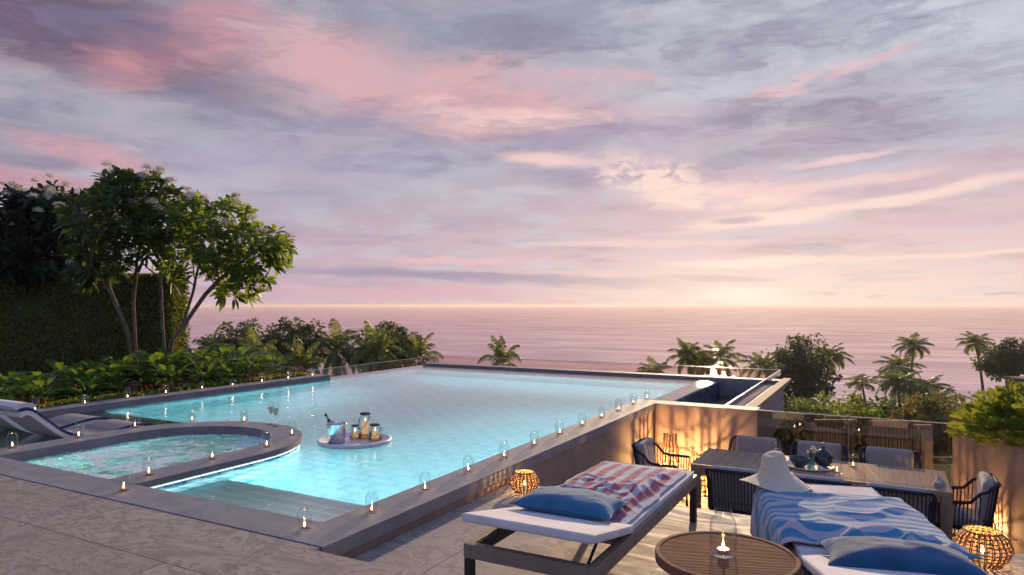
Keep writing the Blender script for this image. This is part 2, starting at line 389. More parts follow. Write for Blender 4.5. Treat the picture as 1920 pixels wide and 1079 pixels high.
def wood(name, c1, c2, axis=0, plank=None, rough=.5):
    m, t_ = mat(name); p = objc(t_)
    sc = [14, 14, 14]; sc[axis] = 1.1
    n = t_.noise(t_.mapping(p, sc=tuple(sc)), 2.2, 6, .6, .8)
    base = t_.mix(t_.rng(n, .32, .68), tuple(c1)+(1,), tuple(c2)+(1,)); hh = n
    if plank:
        s_ = t_.sep(p); a_ = t_.math('DIVIDE', s_[plank[0]], plank[1])
        fr_ = t_.math('FRACT', a_); rn = t_.node('ShaderNodeTexWhiteNoise', noise_dimensions='1D'); t_.put(rn.inputs['W'], t_.math('FLOOR', a_))
        base = t_.mix(t_.math('MULTIPLY', rn.outputs['Value'], .5), base, tuple(v*.55 for v in c1)+(1,))
        gap = t_.rng(t_.math('ABSOLUTE', t_.math('SUBTRACT', fr_, .5)), .475, .49)
        base = t_.mix(gap, base, (.03, .02, .015, 1))
    out(t_, pbsdf(t_, base, rough, 0, t_.bump(hh, .2, .003), .25)); return m
wood('table_wood', (.38, .245, .155), (.55, .385, .255), 1, (0, .13))
wood('leg_wood', (.26, .18, .12), (.38, .28, .19), 2)
wood('slat_wood', (.24, .115, .06), (.34, .175, .10), 0, None, .9)
wood('fence_wood', (.36, .27, .17), (.50, .38, .24), 2)
wood('post_wood', (.62, .46, .27), (.75, .57, .35), 2)
wood('wicker', (.25, .13, .06), (.42, .24, .11), 0, None, .55)
wood('bark', (.12, .095, .075), (.23, .19, .155), 2, None, .9)
wood('palm_bark', (.07, .055, .045), (.14, .11, .09), 2, None, .9)
def leafm(name, c1, c2, ctrans, tf=.45, rough=.45, noise_sc=None):
    m, t_ = mat(name); ri = t_.node('ShaderNodeNewGeometry').outputs['Random Per Island']
    base = t_.mix(ri, tuple(c1)+(1,), tuple(c2)+(1,))
    pb = pbsdf(t_, base, rough, spec=.35)
    tr = t_.node('ShaderNodeBsdfTranslucent'); t_.put(tr.inputs[0], t_.mix(ri, tuple(ctrans)+(1,), tuple(v*.7 for v in ctrans)+(1,)))
    mx = t_.node('ShaderNodeMixShader'); mx.inputs[0].default_value = tf
    t_.l.new(pb, mx.inputs[1]); t_.l.new(tr.outputs[0], mx.inputs[2]); out(t_, mx.outputs[0]); return m
leafm('leaf_tree', (.035, .10, .025), (.09, .17, .04), (.40, .52, .04), .5)
leafm('leaf_shaded', (.025, .07, .024), (.06, .12, .035), (.20, .28, .04), .35)  # leaf_tree copy with the left tree's shade put into the colour
leafm('leaf_dark', (.010, .025, .012), (.02, .045, .018), (.05, .08, .015), .3)  # deeper shade painted into the leaf colour of the two leftmost trees
leafm('leaf_broad', (.03, .10, .022), (.07, .17, .03), (.32, .48, .04), .42, .32)
leafm('leaf_hedge', (.14, .20, .04), (.25, .28, .07), (.30, .32, .04), .4, .6)
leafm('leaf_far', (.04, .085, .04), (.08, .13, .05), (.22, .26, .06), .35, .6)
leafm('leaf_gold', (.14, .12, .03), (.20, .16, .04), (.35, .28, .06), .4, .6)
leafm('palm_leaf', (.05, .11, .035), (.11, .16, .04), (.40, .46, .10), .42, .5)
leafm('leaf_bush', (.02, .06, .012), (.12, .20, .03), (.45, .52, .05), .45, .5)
leafm('petal_white', (.85, .80, .72), (.9, .86, .74), (.8, .72, .5), .4, .6)
leafm('petal_pink', (.50, .05, .28), (.65, .10, .40), (.5, .05, .25), .3, .6)
leafm('petal_red', (.45, .06, .04), (.55, .14, .08), (.5, .08, .04), .3, .6)
m, t_ = mat('hedge_core'); p = pos(t_)
base = t_.mix(t_.rng(t_.noise(p, 3, 6, .7), .35, .65), (.03, .05, .014, 1), (.07, .095, .028, 1)); out(t_, pbsdf(t_, base, .95))
simple('vase_teal', (.012, .035, .045), .12, .0, var=.3, spec=.7)
thin('green_glass', (.35, .62, .50, 1), 1.5)
thin('bottle_glass', (.02, .16, .05, 1), 1.5)
simple('bottle_green', (.008, .07, .02), .12, 0, spec=.8)
simple('foil', (.62, .52, .26), .35, .6)
simple('terracotta', (.45, .20, .11), .8)

# ------------------------------------------------------------------ mesh helpers
class MB:
    def __init__(s): s.v = []; s.f = []; s.uv = None
    def add(s, vs, fs):
        k = len(s.v); s.v += [tuple(v) for v in vs]; s.f += [tuple(i+k for i in f) for f in fs]; return s
    def box(s, x0, x1, y0, y1, z0, z1, M_=None):
        vs = [(x, y, z) for z in (z0, z1) for y in (y0, y1) for x in (x0, x1)]
        if M_ is not None: vs = [M_ @ Vector(v) for v in vs]
        return s.add(vs, [(0,2,3,1), (4,5,7,6), (0,1,5,4), (1,3,7,5), (3,2,6,7), (2,0,4,6)])
    def prism(s, pts, z0, z1):      # pts CCW in xy
        n = len(pts)
        s.add([(x, y, z0) for x, y in pts]+[(x, y, z1) for x, y in pts],
              [tuple(range(n-1, -1, -1)), tuple(range(n, 2*n))]+[(i, (i+1) % n, (i+1) % n+n, i+n) for i in range(n)]); return s
    def ring(s, pts, z): s.add([(x, y, z) for x, y in pts], [tuple(range(len(pts)))]); return s
    def band(s, a, b, closed=False):   # strip between two point lists
        n = len(a); k = len(s.v); s.v += [tuple(p) for p in a]+[tuple(p) for p in b]
        for i in range(n if closed else n-1): j = (i+1) % n; s.f.append((k+i, k+j, k+n+j, k+n+i))
        return s
    def lathe(s, prof, c=(0,0,0), n=20, cap0=True, cap1=True, sx=1., sy=1.):
        k = len(s.v)
        for r, z in prof:
            for i in range(n): a = 2*math.pi*i/n; s.v.append((c[0]+r*sx*math.cos(a), c[1]+r*sy*math.sin(a), c[2]+z))
        for j in range(len(prof)-1):
            for i in range(n): i2 = (i+1) % n; s.f.append((k+j*n+i, k+j*n+i2, k+(j+1)*n+i2, k+(j+1)*n+i))
        if cap0: s.f.append(tuple(k+i for i in range(n-1, -1, -1)))
        if cap1: s.f.append(tuple(k+(len(prof)-1)*n+i for i in range(n)))
        return s
    def tube(s, pts, rad, n=6, closed=False, cap=True):
        pts = [Vector(p) for p in pts]; m_ = len(pts); k = len(s.v)
        rads = rad if isinstance(rad, (list, tuple)) else [rad]*m_
        ref = None
        for i, p in enumerate(pts):
            if closed: tg = pts[(i+1) % m_]-pts[i-1]
            else: tg = pts[min(i+1, m_-1)]-pts[max(i-1, 0)]
            tg = tg.normalized() if tg.length > 1e-9 else Vector((0, 0, 1))
            if ref is None: ref = Vector((0, 0, 1)) if abs(tg.z) < .9 else Vector((1, 0, 0))
            u = (ref-tg*ref.dot(tg))
            u = u.normalized() if u.length > 1e-6 else tg.orthogonal().normalized()
            ref = u; v = tg.cross(u)
            for q in range(n): a = 2*math.pi*q/n; s.v.append(tuple(p+(u*math.cos(a)+v*math.sin(a))*rads[i]))
        for i in range(m_ if closed else m_-1):
            for q in range(n):
                a0 = k+i*n+q; a1 = k+i*n+(q+1) % n; b0 = k+((i+1) % m_)*n+q; b1 = k+((i+1) % m_)*n+(q+1) % n
                s.f.append((a0, a1, b1, b0))
        if cap and not closed:
            s.f.append(tuple(k+q for q in range(n-1, -1, -1))); s.f.append(tuple(k+(m_-1)*n+q for q in range(n)))
        return s
    def build(s, name, m_, parent=None, smooth=False, loc=None, bevel=0., uv=None, fix=True):
        me = bpy.data.meshes.new(name); me.from_pydata(s.v, [], s.f); me.update()
        if smooth:
            me.polygons.foreach_set('use_smooth', [True]*len(me.polygons))
        me.materials.append(M[m_] if isinstance(m_, str) else m_)
        if uv is not None:
            ul = me.uv_layers.new(name='UVMap'); vi = [0]*len(me.loops); me.loops.foreach_get('vertex_index', vi)
            ul.data.foreach_set('uv', [c for i in vi for c in uv[i]])
        o = bpy.data.objects.new(name, me); col.objects.link(o)
        if parent is not None: o.parent = parent
        if loc: o.location = loc
        if bevel:
            b_ = o.modifiers.new('bevel', 'BEVEL'); b_.width = bevel; b_.segments = 2; b_.limit_method = 'ANGLE'; b_.angle_limit = R(40)
        return o
def autosmooth(o, a=40):
    me = o.data; me.polygons.foreach_set('use_smooth', [True]*len(me.polygons))
    try: me.set_sharp_from_angle(angle=R(a))
    except Exception: pass
    return o
def tag(o, label=None, cat=None, group=None, kind=None):
    if label: o['label'] = label
    if cat: o['category'] = cat
    if group: o['group'] = group
    if kind: o['kind'] = kind
    return o
def empty(name, loc=(0,0,0), rz=0., label=None, cat=None, group=None):
    o = bpy.data.objects.new(name, None); col.objects.link(o); o.location = loc; o.rotation_euler = (0, 0, rz)
    o.empty_display_size = .1
    return tag(o, label, cat, group)
def copy_tree(o, parent=None):
    kids = list(o.children); c = o.copy(); col.objects.link(c); c.parent = parent
    for ch in kids: copy_tree(ch, c)
    return c
def struct(o): o['kind'] = 'structure'; return o
ORD = ['first', 'second', 'third', 'fourth', 'fifth', 'sixth', 'seventh', 'eighth', 'ninth', 'tenth', 'eleventh', 'twelfth']

# ================================================================== SETTING
ZW = -.10            # pool water
ZL = -.15            # lounge deck
ZD = -1.15           # dining floor
ZG = -12.55          # garden ground
XR, XRi = -2.94, -3.28
XL, XLi = -10.45, -10.10
YF, YFi = 3.05, 3.40
YB = 14.35
SPX, SPY, SPR, SPRI = -6.575, 4.70, 1.255, .92

# sea, beach, ground
bx = rd(0, 118)
def quad_rd(r0, r1, d0, d1, z):
    return [rd(r0, d0)+(z,), rd(r1, d0)+(z,), rd(r1, d1)+(z,), rd(r0, d1)+(z,)]
sea = MB().add(quad_rd(-60000, 60000, 96, 70000, ZG+.0), [(0,1,2,3)]).build('sea', 'sea'); struct(sea)
bch = MB(); N_ = 60; a_, b_ = [], []
for i in range(N_+1):
    r = -300+600*i/N_; off = 2.0*mnoise.noise(Vector((r*.03, 0, 0)))
    a_.append(rd(r, 94)+(ZG+.12,)); b_.append(rd(r, 103+off)+(ZG+.004,))
bch.band(a_, b_); struct(bch.build('beach', 'sand'))
struct(MB().box(-320, 320, -60, 95.5, ZG-.6, ZG+.05, Matrix.Rotation(R(28.4), 4, 'Z')).build('ground', 'garden_ground'))

# upper deck, lounge deck, dining floor
struct(MB().prism([(-16, -4), (-2.0, -4), (-2.0, 3.0), (XR-.02, 3.0), (XR-.02, YF), (-16, YF)], -.6, -.004).build('upper_deck', 'deck_stone'))
struct(MB().prism([(-2.0, 3.0), (-2.0, -4), (3.5, -4), (3.5, 1.9), (2.4, 5.2), (2.4, 5.42), (XR, 5.42), (XR, 3.0)], -.5, ZL).build('lounge_deck', 'lounge_stone'))
struct(MB().box(XR, 3.2, 5.42, 9.9, ZD-.3, ZD).build('dining_floor', 'lounge_stone'))

# ------------------------------------------------------------------ the pool
pool = empty('swimming_pool', (-6.6, 9, 0), 0, 'long turquoise infinity pool with stone coping, lit from inside', 'swimming pool')
def pp(mb, name, m_, parent=pool, **k):
    o = mb.build(name, m_, None, **k); o.parent = parent
    o.matrix_parent_inverse = Matrix.Translation(-Vector(parent.location)); return o
c_ = MB()
c_.prism([(-16, YF+.004), (XR, YF+.004), (XR, 9.9), (XRi, 9.9), (XRi, YFi), (-16, YFi)], -.10, 0)
coping = pp(c_, 'coping', 'coping_stone', bevel=.004)
pp(MB().prism([(XRi, 9.901), (XR, 9.901), (XR, 10.2), (XRi, 10.2)], -.1, -.001), 'coping_end', 'coping_stone', bevel=.004)
pp(MB().box(XL, XLi, 3.405, 10.7, -.101, -.001), 'coping', 'coping_stone', bevel=.004)
# walls (plaster outside, tile inside)
pp(MB().box(XRi+.04, XR-.02, YF+.02, 10.19, -2.0, -.102), 'outer_wall', 'plaster')
tl = MB()
tl.box(XRi, XRi+.038, YFi, 10.2, -1.5, -.102)                       # right inner wall
tl.box(XRi-.02, XR, 10.201, YB, -1.5, -.125)                           # right infinity wall
tl.box(XL, XRi-.021, YB-.75, YB-.001, -1.5, -.126)                        # far infinity wall
tl.box(XL, XLi, 10.701, YB-.751, -1.5, -.124)
tl.box(XLi-.04, XLi, 6.0, 10.7, -1.5, -.103)
pp(tl, 'basin_wall', 'pool_tile')
pp(MB().box(XL, XR, 4.301, YB, -1.6, -1.35), 'basin_floor', 'pool_tile')
lt = MB()
lt.box(-5.33, XRi-.001, YFi-.3, 4.30, -1.5, -.36)                       # entry ledge
pp(lt, 'entry_ledge', 'ledge_tile')
pp(MB().box(XL, SPX-SPR+.03, YFi-.3, 6.0, -1.5, -.33), 'sun_ledge', 'ledge_tile')
# pool water sheet
def arc(cx, cy, r, a0, a1, n): return [(cx+r*math.cos(a0+(a1-a0)*i/n), cy+r*math.sin(a0+(a1-a0)*i/n)) for i in range(n+1)]
rm = (SPR+SPRI)/2
ol = [(XLi-.02, YFi-.02), (SPX-rm, YFi-.02)] + arc(SPX, SPY, rm, math.pi, 0, 40) + [(SPX+rm, YFi-.02), (XRi+.02, YFi-.02), (XRi+.02, 10.2), (XR, 10.2), (XR, YB), (XL, YB), (XL, 10.701), (XLi-.02, 10.701)]
struct(MB().ring(ol, ZW).build('pool_water', 'pool_water'))
# spa
spa = empty('spa_pool', (SPX, 4.2, 0), 0, 'rounded whirlpool spa with stone rim set into the near end of the pool', 'spa')
def spa_line(r, y0): return [(SPX-r, y0)] + arc(SPX, SPY, r, math.pi, 0, 48) + [(SPX+r, y0)]
o1, i1 = spa_line(SPR, YFi+.001), spa_line(SPRI, YFi+.001)
sr = MB()
sr.band([(x, y, 0) for x, y in o1], [(x, y, 0) for x, y in i1])
sr.band([(x, y, -.055) for x, y in o1], [(x, y, 0) for x, y in o1])
sr.band([(x, y, 0) for x, y in i1], [(x, y, -.11) for x, y in i1])
sr.band([(x, y, -.055) for x, y in spa_line(SPR-.03, YFi+.001)], [(x, y, -.055) for x, y in o1])
pp(sr, 'rim', 'coping_stone', spa)
sw = MB(); ow, iw = spa_line(SPR-.03, YFi+.001), spa_line(SPRI, YFi+.001)
sw.band([(x, y, -1.35) for x, y in ow], [(x, y, -.056) for x, y in ow])
pp(sw, 'outer_wall', 'pool_tile', spa)
sw = MB(); sw.band([(x, y, -.111) for x, y in iw], [(x, y, -.62) for x, y in iw])
sw.ring(iw, -.62); pp(sw, 'basin', 'spa_tile', spa)
ls = MB(); lo, li = spa_line(SPR-.022, YFi+.05), spa_line(SPR-.031, YFi+.05)
n_l = len(lo); lo2, li2 = lo[30:], li[30:]
ls.band([(x, y, -.068) for x, y in lo2], [(x, y, -.078) for x, y in lo2]); ls.band([(x, y, -.078) for x, y in lo2], [(x, y, -.078) for x, y in li2])
pp(ls, 'light_strip', 'led', spa)
struct(MB().ring(spa_line(SPRI+.05, YFi+.002)[::-1], ZW+.004).build('spa_water', 'spa_water'))
# lights inside the water
def area(name, loc, rot, sx, sy, e, c):
    d_ = bpy.data.lights.new(name, 'AREA'); d_.shape = 'RECTANGLE'; d_.size = sx; d_.size_y = sy; d_.energy = e; d_.color = c
    o = bpy.data.objects.new(name, d_); col.objects.link(o); o.location = loc; o.rotation_euler = rot
    return o
CW = (.70, .96, 1)
area('pool_light', (XRi-.05, 7.2, -.36), (0, R(50), 0), .06, 5.6, 260, CW)         # along the right wall
area('pool_light', (-6.6, 13.5, -.30), (R(-28), 0, 0), 6.2, .06, 95, CW)            # far wall
area('pool_light', (XLi+.10, 8.4, -.26), (0, R(-24), 0), .06, 4.4, 85, CW)      # left wall
for k, (a, e_) in enumerate(((-8, 30), (22, 30), (60, 18), (105, 13), (150, 13))):
    aa = R(a); rr = SPR+.03
    area('spa_light', (SPX+rr*math.cos(aa), SPY+rr*math.sin(aa), -.45), (R(65), 0, aa+R(90)), .5, .05, e_, (.86, .99, 1))
for yy in (3.75, 4.9):
    area('spa_light', (SPX-SPRI+.06, yy, -.17), (0, R(-30), 0), .06, .9, 22, (.85, 1, .98)); area('spa_light', (SPX+SPRI-.06, yy, -.17), (0, R(30), 0), .06, .9, 22, (.85, 1, .98))
area('ledge_fill_light', (-4.32, YFi+.03, -.20), (R(58), 0, 0), 1.8, .03, 16, (.86, .97, 1))  # added fill lamp, replaces the skylight that the water sheet blocks
area('ledge_fill_light', (-8.9, YFi+.03, -.20), (R(62), 0, 0), 2.0, .03, 5, CW)  # second added fill, brightens the sun ledge from the hidden front wall

# trough beyond the dining wall, arm and parapet
basin = empty('overflow_trough', (-2.3, 12.3, 0), 0, 'dark tiled overflow trough right of the infinity edge, with concrete rim', 'trough')
pp(MB().box(XR+.001, XR+.02, 10.21, YB+.08, -.9, -.13), 'weir_wall', 'trough_tile', basin)
pp(MB().box(XR, -2.0, 10.2, YB+.1, -.9, -.62), 'trough_floor', 'trough_tile', basin)
pp(MB().box(-2.0, -1.721, 10.21, YB+.1, -.9, -.12), 'ledge', 'coping_stone', basin)
ar = MB()
yz = [(10.2, -.31), (14.75, -.05), (14.75, -.02), (10.2, -.02)]
ar.add([(-1.72, y, z) for y, z in yz]+[(-1.57, y, z) for y, z in yz], [(0,1,2,3), (7,6,5,4), (0,4,5,1), (1,5,6,2), (2,6,7,3), (3,7,4,0)])
pp(ar, 'side_arm', 'plaster', basin)
pp(MB().box(XL, -1.721, YB+.10, 14.75, -.9, -.05), 'parapet', 'coping_stone', basin)
struct(MB().ring([(XR+.02, 10.21), (-2.001, 10.21), (-2.001, YB+.1), (XR+.02, YB+.1)], -.42).build('trough_water', 'trough_water'))
pp(MB().box(XL, XR, YB+.002, YB+.099, -.6, -.3), 'channel', 'trough_tile', basin)
# dining walls
wl = empty('dining_wall', (-2.2, 10.05, ZD), 0, 'warm plaster wall behind the lanterns, between pool corner and glass', 'wall')
pp(MB().box(XR+.001, -1.5, 9.9, 10.2, ZD-.3, -.026), 'wall_face', 'plaster', wl)
pp(MB().box(XR+.001, -1.497, 9.885, 10.205, -.025, -.001), 'cap', 'coping_stone', wl)
d2 = Vector((2.35-.785, 5.42-9.98)).normalized(); nn = Vector((-d2.y, d2.x))
P0 = Vector((.785, 9.98)); P1 = P0+d2*8.5
if nn.x < 0: nn = -nn
pl = empty('planter_wall', (1.4, 8.2, ZD), 0, 'tall plaster planter wall at the right edge under the bright bush', 'wall')
pts = [tuple(P1), tuple(P1+nn*.18), tuple(P0+nn*.18), tuple(P0)]
pp(MB().prism(pts, ZD-.3, 0), 'wall_face', 'plaster', pl)
pp(MB().prism([tuple(P1+nn*.181), tuple(P1+nn*4), tuple(P0+nn*4), tuple(P0+nn*.181)], ZD, -.12), 'planter_soil', 'soil', pl)

# glass balustrades
def glass(name, a, b, z0, z1, label, gm, npan=1, post=False, edge=.012):
    a, b = Vector(a), Vector(b); L = (b-a).length; u = (b-a)/L; nrm = Vector((-u.y, u.x))*.006
    e = empty(name, (a.x, a.y, z0), 0, label, 'glass balustrade')
    for i in range(npan):
        p = a+u*(L*i/npan+.006); q = a+u*(L*(i+1)/npan-.006)
        mb = MB(); mb.prism([tuple(p-nrm), tuple(q-nrm), tuple(q+nrm), tuple(p+nrm)], z0, z1)
        pp(mb, 'glass_pane', gm, e)
        mb = MB(); mb.prism([tuple(p-nrm*1.2), tuple(q-nrm*1.2), tuple(q+nrm*1.2), tuple(p+nrm*1.2)], z1, z1+edge)
        pp(mb, 'polished_edge', 'glass_edge', e)
    return e
glass('glass_balustrade', (-1.5, 9.96), (.775, 9.96), ZD+.02, -.015, 'smoky glass balustrade behind the dining table, between plaster wall and planter wall', 'rail_glass', 2)
glass('glass_balustrade', (-11.3, 16.45), (-1.98, 16.45), -1.3, -.02, 'long glass balustrade beyond the far edge of the pool', 'far_glass', 6)
glass('glass_balustrade', (-1.98, 10.25), (-1.98, 16.45), -.118, -.02, 'low glass balustrade running beside the overflow trough', 'far_glass', 1, edge=.02)
glass('glass_balustrade', (-11.3, 11.2), (-11.3, 16.4), -1.3, -.02, 'glass balustrade along the left side beyond the planting bed', 'far_glass', 4)
struct(MB().prism([(-12.2, 10.6), (XL-.01, 10.6), (XL-.01, 14.76), (-2.3, 14.76), (-2.3, 17), (-12.2, 17)], -1.6, -1.3).build('outer_terrace', 'coping_stone'))
# planting bed on the left
struct(MB().prism([(-22, 0), (XL-.002, 0), (XL-.002, 10.6), (-12.4, 10.6), (-14.5, 12.5), (-22, 12.5)], -.6, -.03).build('planting_bed', 'soil'))
# ================================================================== FURNITURE
def add_light(name, loc, e, c, r, parent=None):
    d_ = bpy.data.lights.new(name, 'POINT'); d_.energy = e; d_.color = c; d_.shadow_soft_size = r
    o = bpy.data.objects.new(name, d_); col.objects.link(o); o.location = loc; o.parent = parent; return o
# ---------------- glass candle jars
def make_jar(scale=1.):
    e = empty('candle_jar')
    g = MB(); pr = [(.040,0),(.047,.004),(.049,.02),(.049,.105),(.044,.128),(.030,.142),(.028,.148),(.034,.160)]
    g.lathe(pr, n=24, cap1=False); gg = g.build('glass', 'jar_glass', e, True)
    c = MB(); c.lathe([(.021,.006),(.021,.022),(.019,.022)], n=16, cap0=True); c.build('candle_cup', 'copper', e, False)
    wx = MB(); wx.lathe([(.0188,.0195),(.0188,.0205)], n=16); wxo = wx.build('wax', 'tealight_wax', e)
    fl = MB(); fl.lathe([(.0008,.021),(.0042,.028),(.0048,.034),(.0028,.044),(.0005,.054)], n=8); fl.build('flame', 'flame', wxo, True)
    add_light('flame_light', (0, 0, .04), .22, (1, .55, .25), .006, e)
    return e
jar0 = make_jar(); jar_used = [False]
def jar(p, label, group=None, s=1.):
    o = jar0 if not jar_used[0] else copy_tree(jar0); jar_used[0] = True
    q_ = random.uniform(.92, 1.08)*s; o.location = p; o.scale = (q_, q_, q_*random.uniform(.92, 1.08)); o.rotation_euler.z = random.uniform(0, 6); tag(o, label, 'candle jar', group); return o
G1 = 'candle jars on the pool coping'
rc = [(571,992),(697,961),(797,920),(878,885),(945.5,859),(1002,835.5),(1049.5,814.5),(1092,798),(1128,783),(1160,770),(1187.5,758),(1213,748.5)]
for k, (x, y) in enumerate(rc):
    p = at(x, y, .001)
    jar(p, 'glass candle jar at the near right corner of the pool coping' if k == 0 else f'glass candle jar on the right pool coping, {ORD[k]} counting from the near corner', G1)
sp = [(232,920,'glass candle jar on the coping corner in front of the spa'),(279,891,'glass candle jar on the near spa rim, nearest to the front coping'),(398,861,'glass candle jar halfway along the near spa rim'),(500,838,'glass candle jar on the near spa rim just before its rounded tip'),
      (547.6,816,'glass candle jar on the outermost rounded tip of the spa rim'),(457.5,791,'glass candle jar on the far spa rim, left of the champagne flutes'),(360,790,'glass candle jar on the middle of the far spa rim'),(253,802,'glass candle jar on the far left curve of the spa rim'),
      (147.5,821,'glass candle jar on the left spa rim beside the white lounger'),(23,840,'glass candle jar at the left frame edge on the spa rim')]
for x, y, l in sp: jar(at(x, y, .001), l, G1)
lc = [(66,771),(159,758.5),(239,747.5),(311,738.5),(379,730),(436,724),(491,717),(540.5,711.5),(586,706)]
for k, (x, y) in enumerate(lc):
    p = at(x, y, .001); p.x = min(max(p.x, XL+.06), XLi-.06)
    jar(p, f'glass candle jar on the left pool coping beside the planting, {ORD[k]} counting from the left', G1)
# ---------------- champagne flutes
def make_flute():
    e = empty('champagne_flute')
    MB().lathe([(.030,0),(.028,.003),(.004,.006),(.0035,.09),(.012,.10),(.023,.125),(.027,.17),(.023,.215)], n=20, cap1=False).build('glass', 'jar_glass', e, True)
    MB().lathe([(.010,.102),(.021,.127),(.0245,.16)], n=16).build('wine', 'amber_glass', e, True); return e
f0 = make_flute(); f0.location = at(508, 797, 0); f0.scale = (1.35,)*3; tag(f0, 'champagne flute on the far spa rim, the left one of the pair', 'champagne flute', 'champagne flutes')
f1 = copy_tree(f0); f1.location = at(517, 800, 0); tag(f1, 'champagne flute on the far spa rim, the right one of the pair', 'champagne flute', 'champagne flutes')
# ---------------- floating tray
TC = Vector((-5.24, 5.94, ZW-.02))
tr = empty('floating_tray', TC, 0, 'round white tray floating on the pool with bucket and lanterns', 'tray')
MB().lathe([(.385,0),(.405,.012),(.412,.05),(.405,.062),(.385,.062),(.375,.045),(.0,.043)], n=64, cap1=False).build('tray_body', 'tray_white', tr, True)
zt = TC.z+.044
def onview(c, r, d): x, y = rd(r, d); return Vector((c.x+x, c.y+y, zt))
bk = empty('ice_bucket', onview(TC, -.17, -.14), 0, 'steel ice bucket full of ice on the floating tray', 'ice bucket')
MB().lathe([(.085,0),(.092,.006),(.108,.205),(.111,.215),(.106,.215),(.100,.19),(.0,.188)], n=36, cap1=False).build('bucket_body', 'steel', bk, True)
ic = MB()
for k in range(46):
    a = random.uniform(0, 6.28); r_0 = .09*math.sqrt(random.random()); s_ = random.uniform(.010, .016)
    Mx = Matrix.Translation((r_0*math.cos(a), r_0*math.sin(a), .195+random.uniform(0, .03)))@Matrix.Rotation(random.uniform(0, 3), 4, Vector((random.random(), random.random(), 1)))
    ic.box(-s_, s_, -s_, s_, -s_, s_, Mx)
ic.build('ice', 'ice', bk)
bt = empty('champagne_bottle', onview(TC, -.215, -.13)+Vector((0, 0, .13)), 0, 'green champagne bottle with gold foil leaning in the ice bucket', 'bottle')
bt.rotation_euler = (0, R(-27), R(28)); bt.location += Vector((.02, 0, 0))
MB().lathe([(.036,0),(.036,.07),(.032,.095),(.017,.13),(.0145,.15)], n=20).build('bottle_body', 'bottle_green', bt, True)
MB().lathe([(.0155,.1485),(.0150,.185)], n=16).build('foil', 'foil', bt, True)
MB().lathe([(.0165,.186),(.0175,.19),(.0175,.208),(.014,.214)], n=16).build('cap', 'black_iron', bt, True)
def candle_lantern(p, R_, H_, ch, cr, label, side=1):
    e = empty('candle_lantern', p, 0, label, 'lantern', 'jar lanterns on the floating tray')
    MB().lathe([(R_*.86,0),(R_,.01),(R_*1.02,H_*.25),(R_,H_*.72),(R_*.72,H_*.86),(R_*.62,H_*.9),(R_*.62,H_*.93)], n=28, cap1=False).build('glass', 'jar_glass', e, True)
    MB().lathe([(R_*.87,.003),(R_*1.005,.012),(R_*1.03,H_*.22),(R_*1.01,H_*.22),(R_*.98,.02)], n=28, cap1=False).build('bronze_base', 'amber_glass', e, True)
    MB().lathe([(cr,.008),(cr,ch),(cr*.9,ch+.002)], n=24).build('candle', 'wax_glow', e, False)
    MB().lathe([(R_*.70,H_*.93),(R_*.74,H_*.94),(R_*.74,H_),(R_*.66,H_+.004)], n=28).build('lid', 'black_iron', e, True)
    MB().lathe([(.0006,ch+.003),(.004,ch+.012),(.0035,ch+.02),(.0006,ch+.034)], n=8).build('flame', 'flame', e, True)
    hp = []
    for k in range(13):
        a = math.pi*k/12; hp.append((R_*.85*math.cos(a)*.9+side*R_*.35, -R_*.95*math.sin(a)**.6*.7, H_*(.9-.62*math.sin(a))))
    if side == 0: hp = [(R_*.8*math.cos(math.pi*k/12), -R_*1.04*math.sin(math.pi*k/12), H_*(.9-.5*math.sin(math.pi*k/12))) for k in range(13)]
    MB().tube(hp, .0035, 6).build('handle', 'dark_metal', e, True)
    return e
candle_lantern(onview(TC, -.01, .07), .062, .155, .085, .030, 'small dark lidded jar lantern half behind the ice bucket')
candle_lantern(onview(TC, .10, .10), .082, .29, .20, .040, 'tall dark lidded jar lantern in the middle of the floating tray', 0)
candle_lantern(onview(TC, .235, -.01), .082, .18, .105, .042, 'small wide jar lantern at the right side of the floating tray')

